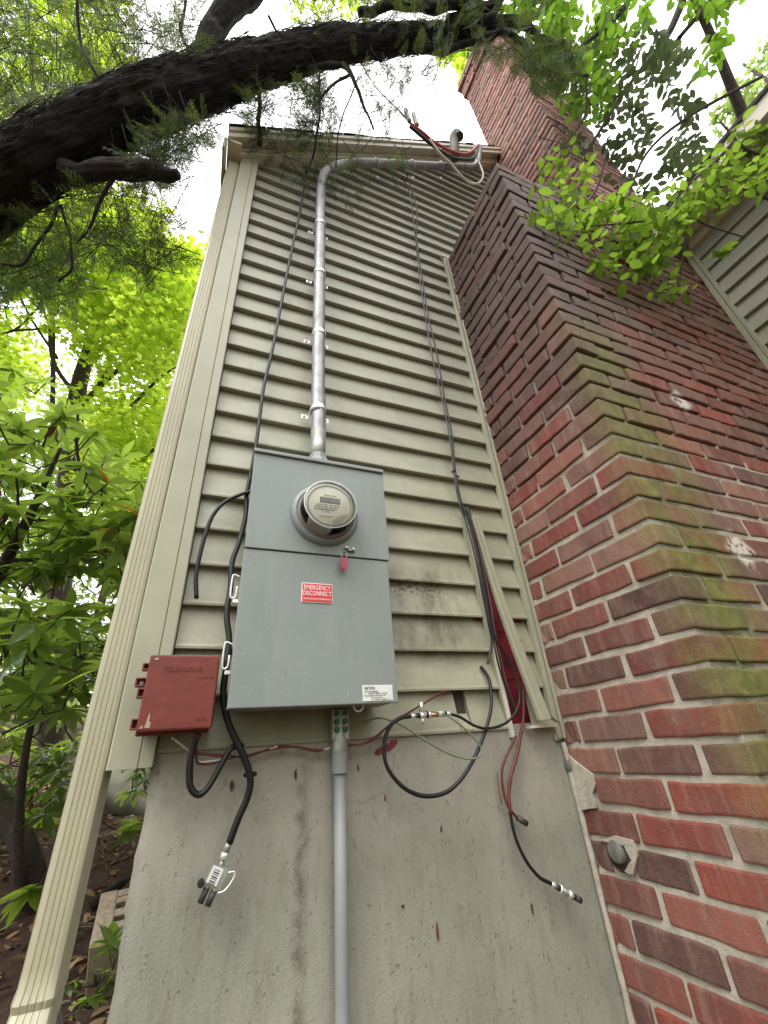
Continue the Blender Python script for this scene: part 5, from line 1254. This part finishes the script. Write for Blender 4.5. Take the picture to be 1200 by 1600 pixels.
B1, u1 = twigleaves(100, [(900, 110), (1010, 40), (1080, 90), (1100, 250), (1060, 300), (1040, 320), (1000, 330), (930, 300), (905, 240), (880, 190)], 2.6, 3.6, (.055, .085))
B2, u2 = twigleaves(130, [(800, -60), (1030, -60), (1000, 60), (960, 100), (940, 200), (890, 200), (850, 110), (800, 40)], 2.6, 3.4, (.060, .09))
B3, u3 = twigleaves(16, [(1030, -30), (1180, -40), (1150, 30), (1060, 20)], 2.8, 3.2, (.06, .09)); B4, u4 = twigleaves(7, [(1090, 50), (1130, 60), (1120, 120), (1095, 110)], 2.7, 3, (.06, .09), 5)
AA = np.array(A1 + A2 + A3 + A4 + A5 + B1 + B2 + B3 + B4)
nA = len(A1 + A2 + A3 + A4 + A5)
leaves(sh, AA[:nA], OV, OF, [M_VINE], [1.0], 300)
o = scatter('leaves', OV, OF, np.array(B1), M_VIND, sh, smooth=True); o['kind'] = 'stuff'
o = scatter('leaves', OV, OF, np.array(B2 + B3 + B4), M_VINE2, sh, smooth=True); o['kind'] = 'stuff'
tubes('twigs', t1 + t2 + t3 + t4 + t5 + u1 + u2 + u3 + u4, M_TWIG, sh, n=4, k=1)['kind'] = 'stuff'
me = leafmesh(RV, RF, M_DEAD); o = bpy.data.objects.new('withered_leaf', me); col.objects.link(o)
x = np.array([.05, 0, -1.0]); p = atz(918, 325, 1.75); o.matrix_basis = Matrix([[x[0] * .09, .05, 0, p[0]], [0, 0, .06, p[1]], [x[2] * .09, 0, 0, p[2]], [0, 0, 0, 1]]); par(o, sh)

# ---- ground litter, blocks, small plants
def onground(u, v):
    d = ray(u, v); t = .3
    for _ in range(900):
        P = CAM + d * t
        if P[2] < gz(P[0], P[1]): return P
        t *= 1.008
    return P
pts = []
for i in range(6500):
    x, y = rng.uniform(-3.6, .2), rng.uniform(-.3, 6); pts.append((x, y, gz(x, y) + .012))
M = frames(np.array(pts), (0, 0, 1), .45, (.05, .11)); M[:, :3, 1] *= 1.0
tag(scatter('leaf_litter', RV, RF, M[:3200], M_LITT), 'dry brown leaves scattered over the mulch beside the house', 'leaves', kind='stuff')
V2, F2 = leaf_oval(1, .5, 2, .5, .1); tag(scatter('bark_chips', V2, F2, M[3200:] * np.array([[[.55, .55, .55, 1]] * 3 + [[1, 1, 1, 1]]]), M_LITT), 'bark chips mixed into the mulch', 'mulch', kind='stuff')
st = []
for i in range(70):
    x, y = rng.uniform(-3.5, .5), rng.uniform(.2, 5); a = rng.uniform(0, 6.28); l = rng.uniform(.15, .6)
    st.append(([(x, y, gz(x, y) + .015), (x + l / 2 * math.cos(a), y + l / 2 * math.sin(a), gz(x, y) + .04), (x + l * math.cos(a + .2), y + l * math.sin(a + .2), gz(x + l * math.cos(a), y + l * math.sin(a)) + .02)], [.007, .006, .003]))
tag(tubes('fallen_twigs', st, M_TWIG, None, n=5), 'thin fallen twigs lying on the mulch', 'twigs', kind='stuff')
rt = tube('root', [onground(140, 1425) + [0, 0, .02], onground(165, 1415) + [0, 0, .05], onground(190, 1395) + [0, 0, .04], onground(225, 1370)], .028, M_BARK, n=8); tag(rt, 'dark root crossing the mulch behind the cinder block', 'root')
# cinder block: core holes on top
pb = atz(158, 1476, 1.36); bxx, byy, bzz = float(pb[0]), float(pb[1]), float(pb[2])
cbk = empty('cinder_block', (bxx, byy, bzz - .2), 'rough concrete block with slotted top half hidden behind the foundation', 'concrete block')
M_CB = simple('rough cinder block', (.26, .21, .155), .95, var=.35, scale=60, bump=.9)
M_CBD = simple('shaded block grit', (.16, .125, .095), .95, var=.35, scale=60, bump=.9)
def cinder():
    bm = bmesh.new(); L, W, Hh = .40, .20, .20; x0, y0, z0 = -.035, 0, -Hh
    bbox(bm, (x0, y0, z0), (x0 + .056, y0 + W, 0), .004)
    bbox(bm, (x0 + L - .03, y0, z0), (x0 + L, y0 + W, 0), .004)
    ys = [0, .047, .094, .141, W - .03]
    for y in ys: bbox(bm, (x0 + .054, y0 + y, z0), (x0 + L - .029, y0 + y + .026, -.002), .003)
    bbox(bm, (x0 + .054, y0, z0), (x0 + L - .029, y0 + W, z0 + .09))
    for v in bm.verts: v.co += Vector((noise.noise(v.co * 40), noise.noise(v.co * 40 + Vector((5, 5, 5))), noise.noise(v.co * 50 + Vector((9, 0, 9))))) * .003
    R_ = Matrix.Rotation(.08, 4, 'Z')
    bm.transform(Matrix.Translation((bxx, byy, bzz)) @ R_ @ Matrix.Rotation(math.radians(32), 4, 'X') @ Matrix.Rotation(math.radians(-5), 4, 'Y'))
    return bm_obj('block', bm, M_CB, cbk)
cinder()
p = onground(196, 1290)
sb = bmesh.new(); bmesh.ops.create_icosphere(sb, subdivisions=4, radius=1.0)
for v in sb.verts:
    n_ = v.co.normalized(); v.co = Vector((n_.x * .55, n_.y * .35, n_.z * .35)) * (1 + .35 * noise.noise(n_ * 1.6)) + Vector((p[0] + .1, p[1] + .6, p[2] + .15))
tag(bm_obj('boulder', sb, simple('grey boulder', (.20, .185, .155), .9, var=.3, scale=8, bump=.6), None, True), 'grey boulder under the shrubs behind the foundation corner', 'rock')
# small ground plants
def plant(u, v, n, size, lab, dz=.10, z=None):
    p = onground(u, v) if z is None else atz(u, v, z)
    t = empty('ground_plant', tuple(p), lab, 'plant', 'small plants on the mulch')
    cs = np.array([p + np.array([rng.normal(0, .05), rng.normal(0, .05), rng.uniform(.02, dz)]) for _ in range(n)])
    M = whorls(cs, 5, size); me = leafmesh(RV, RF, M_RHO)
    for m_ in M: o = bpy.data.objects.new('leaf', me); col.objects.link(o); o.matrix_basis = Matrix([list(r_) for r_ in m_]); par(o, t)
    tubes('stems', [([tuple(p), tuple((p + c) / 2 + rng.normal(0, .01, 3)), tuple(c)], [.003, .002, .0015]) for c in cs], M_TWIG, t, n=4, k=1)
plant(176, 1515, 3, (.06, .09), 'small light green plant against the lower left edge of the foundation', .10, 1.25)
plant(140, 1575, 9, (.03, .05), 'clump of tiny leaved ground cover right of the downspout foot', .06, 1.35)
plant(150, 1540, 6, (.03, .05), 'sparse little weed in front of the cinder block', .06, 1.35)
plant(98, 1590, 2, (.04, .06), 'pale yellowish seedling at the very bottom beside the downspout', .03, 1.2)
print('tris', sum(len(o.data.loop_triangles) if o.type == 'MESH' and o.data.loop_triangles else (sum(len(p.vertices) - 2 for p in o.data.polygons) if o.type == 'MESH' else 0) for o in sc.objects) if False else len(sc.objects))

# ---- unseen woods behind the camera, added to cut light from the horizon
cs = np.array([(rng.uniform(-11, 9), rng.uniform(-11.5, -6.5), rng.uniform(.2, 5.0)) for _ in range(190)])
P = clumps(cs, 75, 1.0, .7)
tag(scatter('woods', MV, MF, frames(P, (0, 0, 1), .7, (.13, .22)), M_MAP2), 'unseen belt of leafy woods added behind the viewer to cut low light', 'woods', kind='stuff')
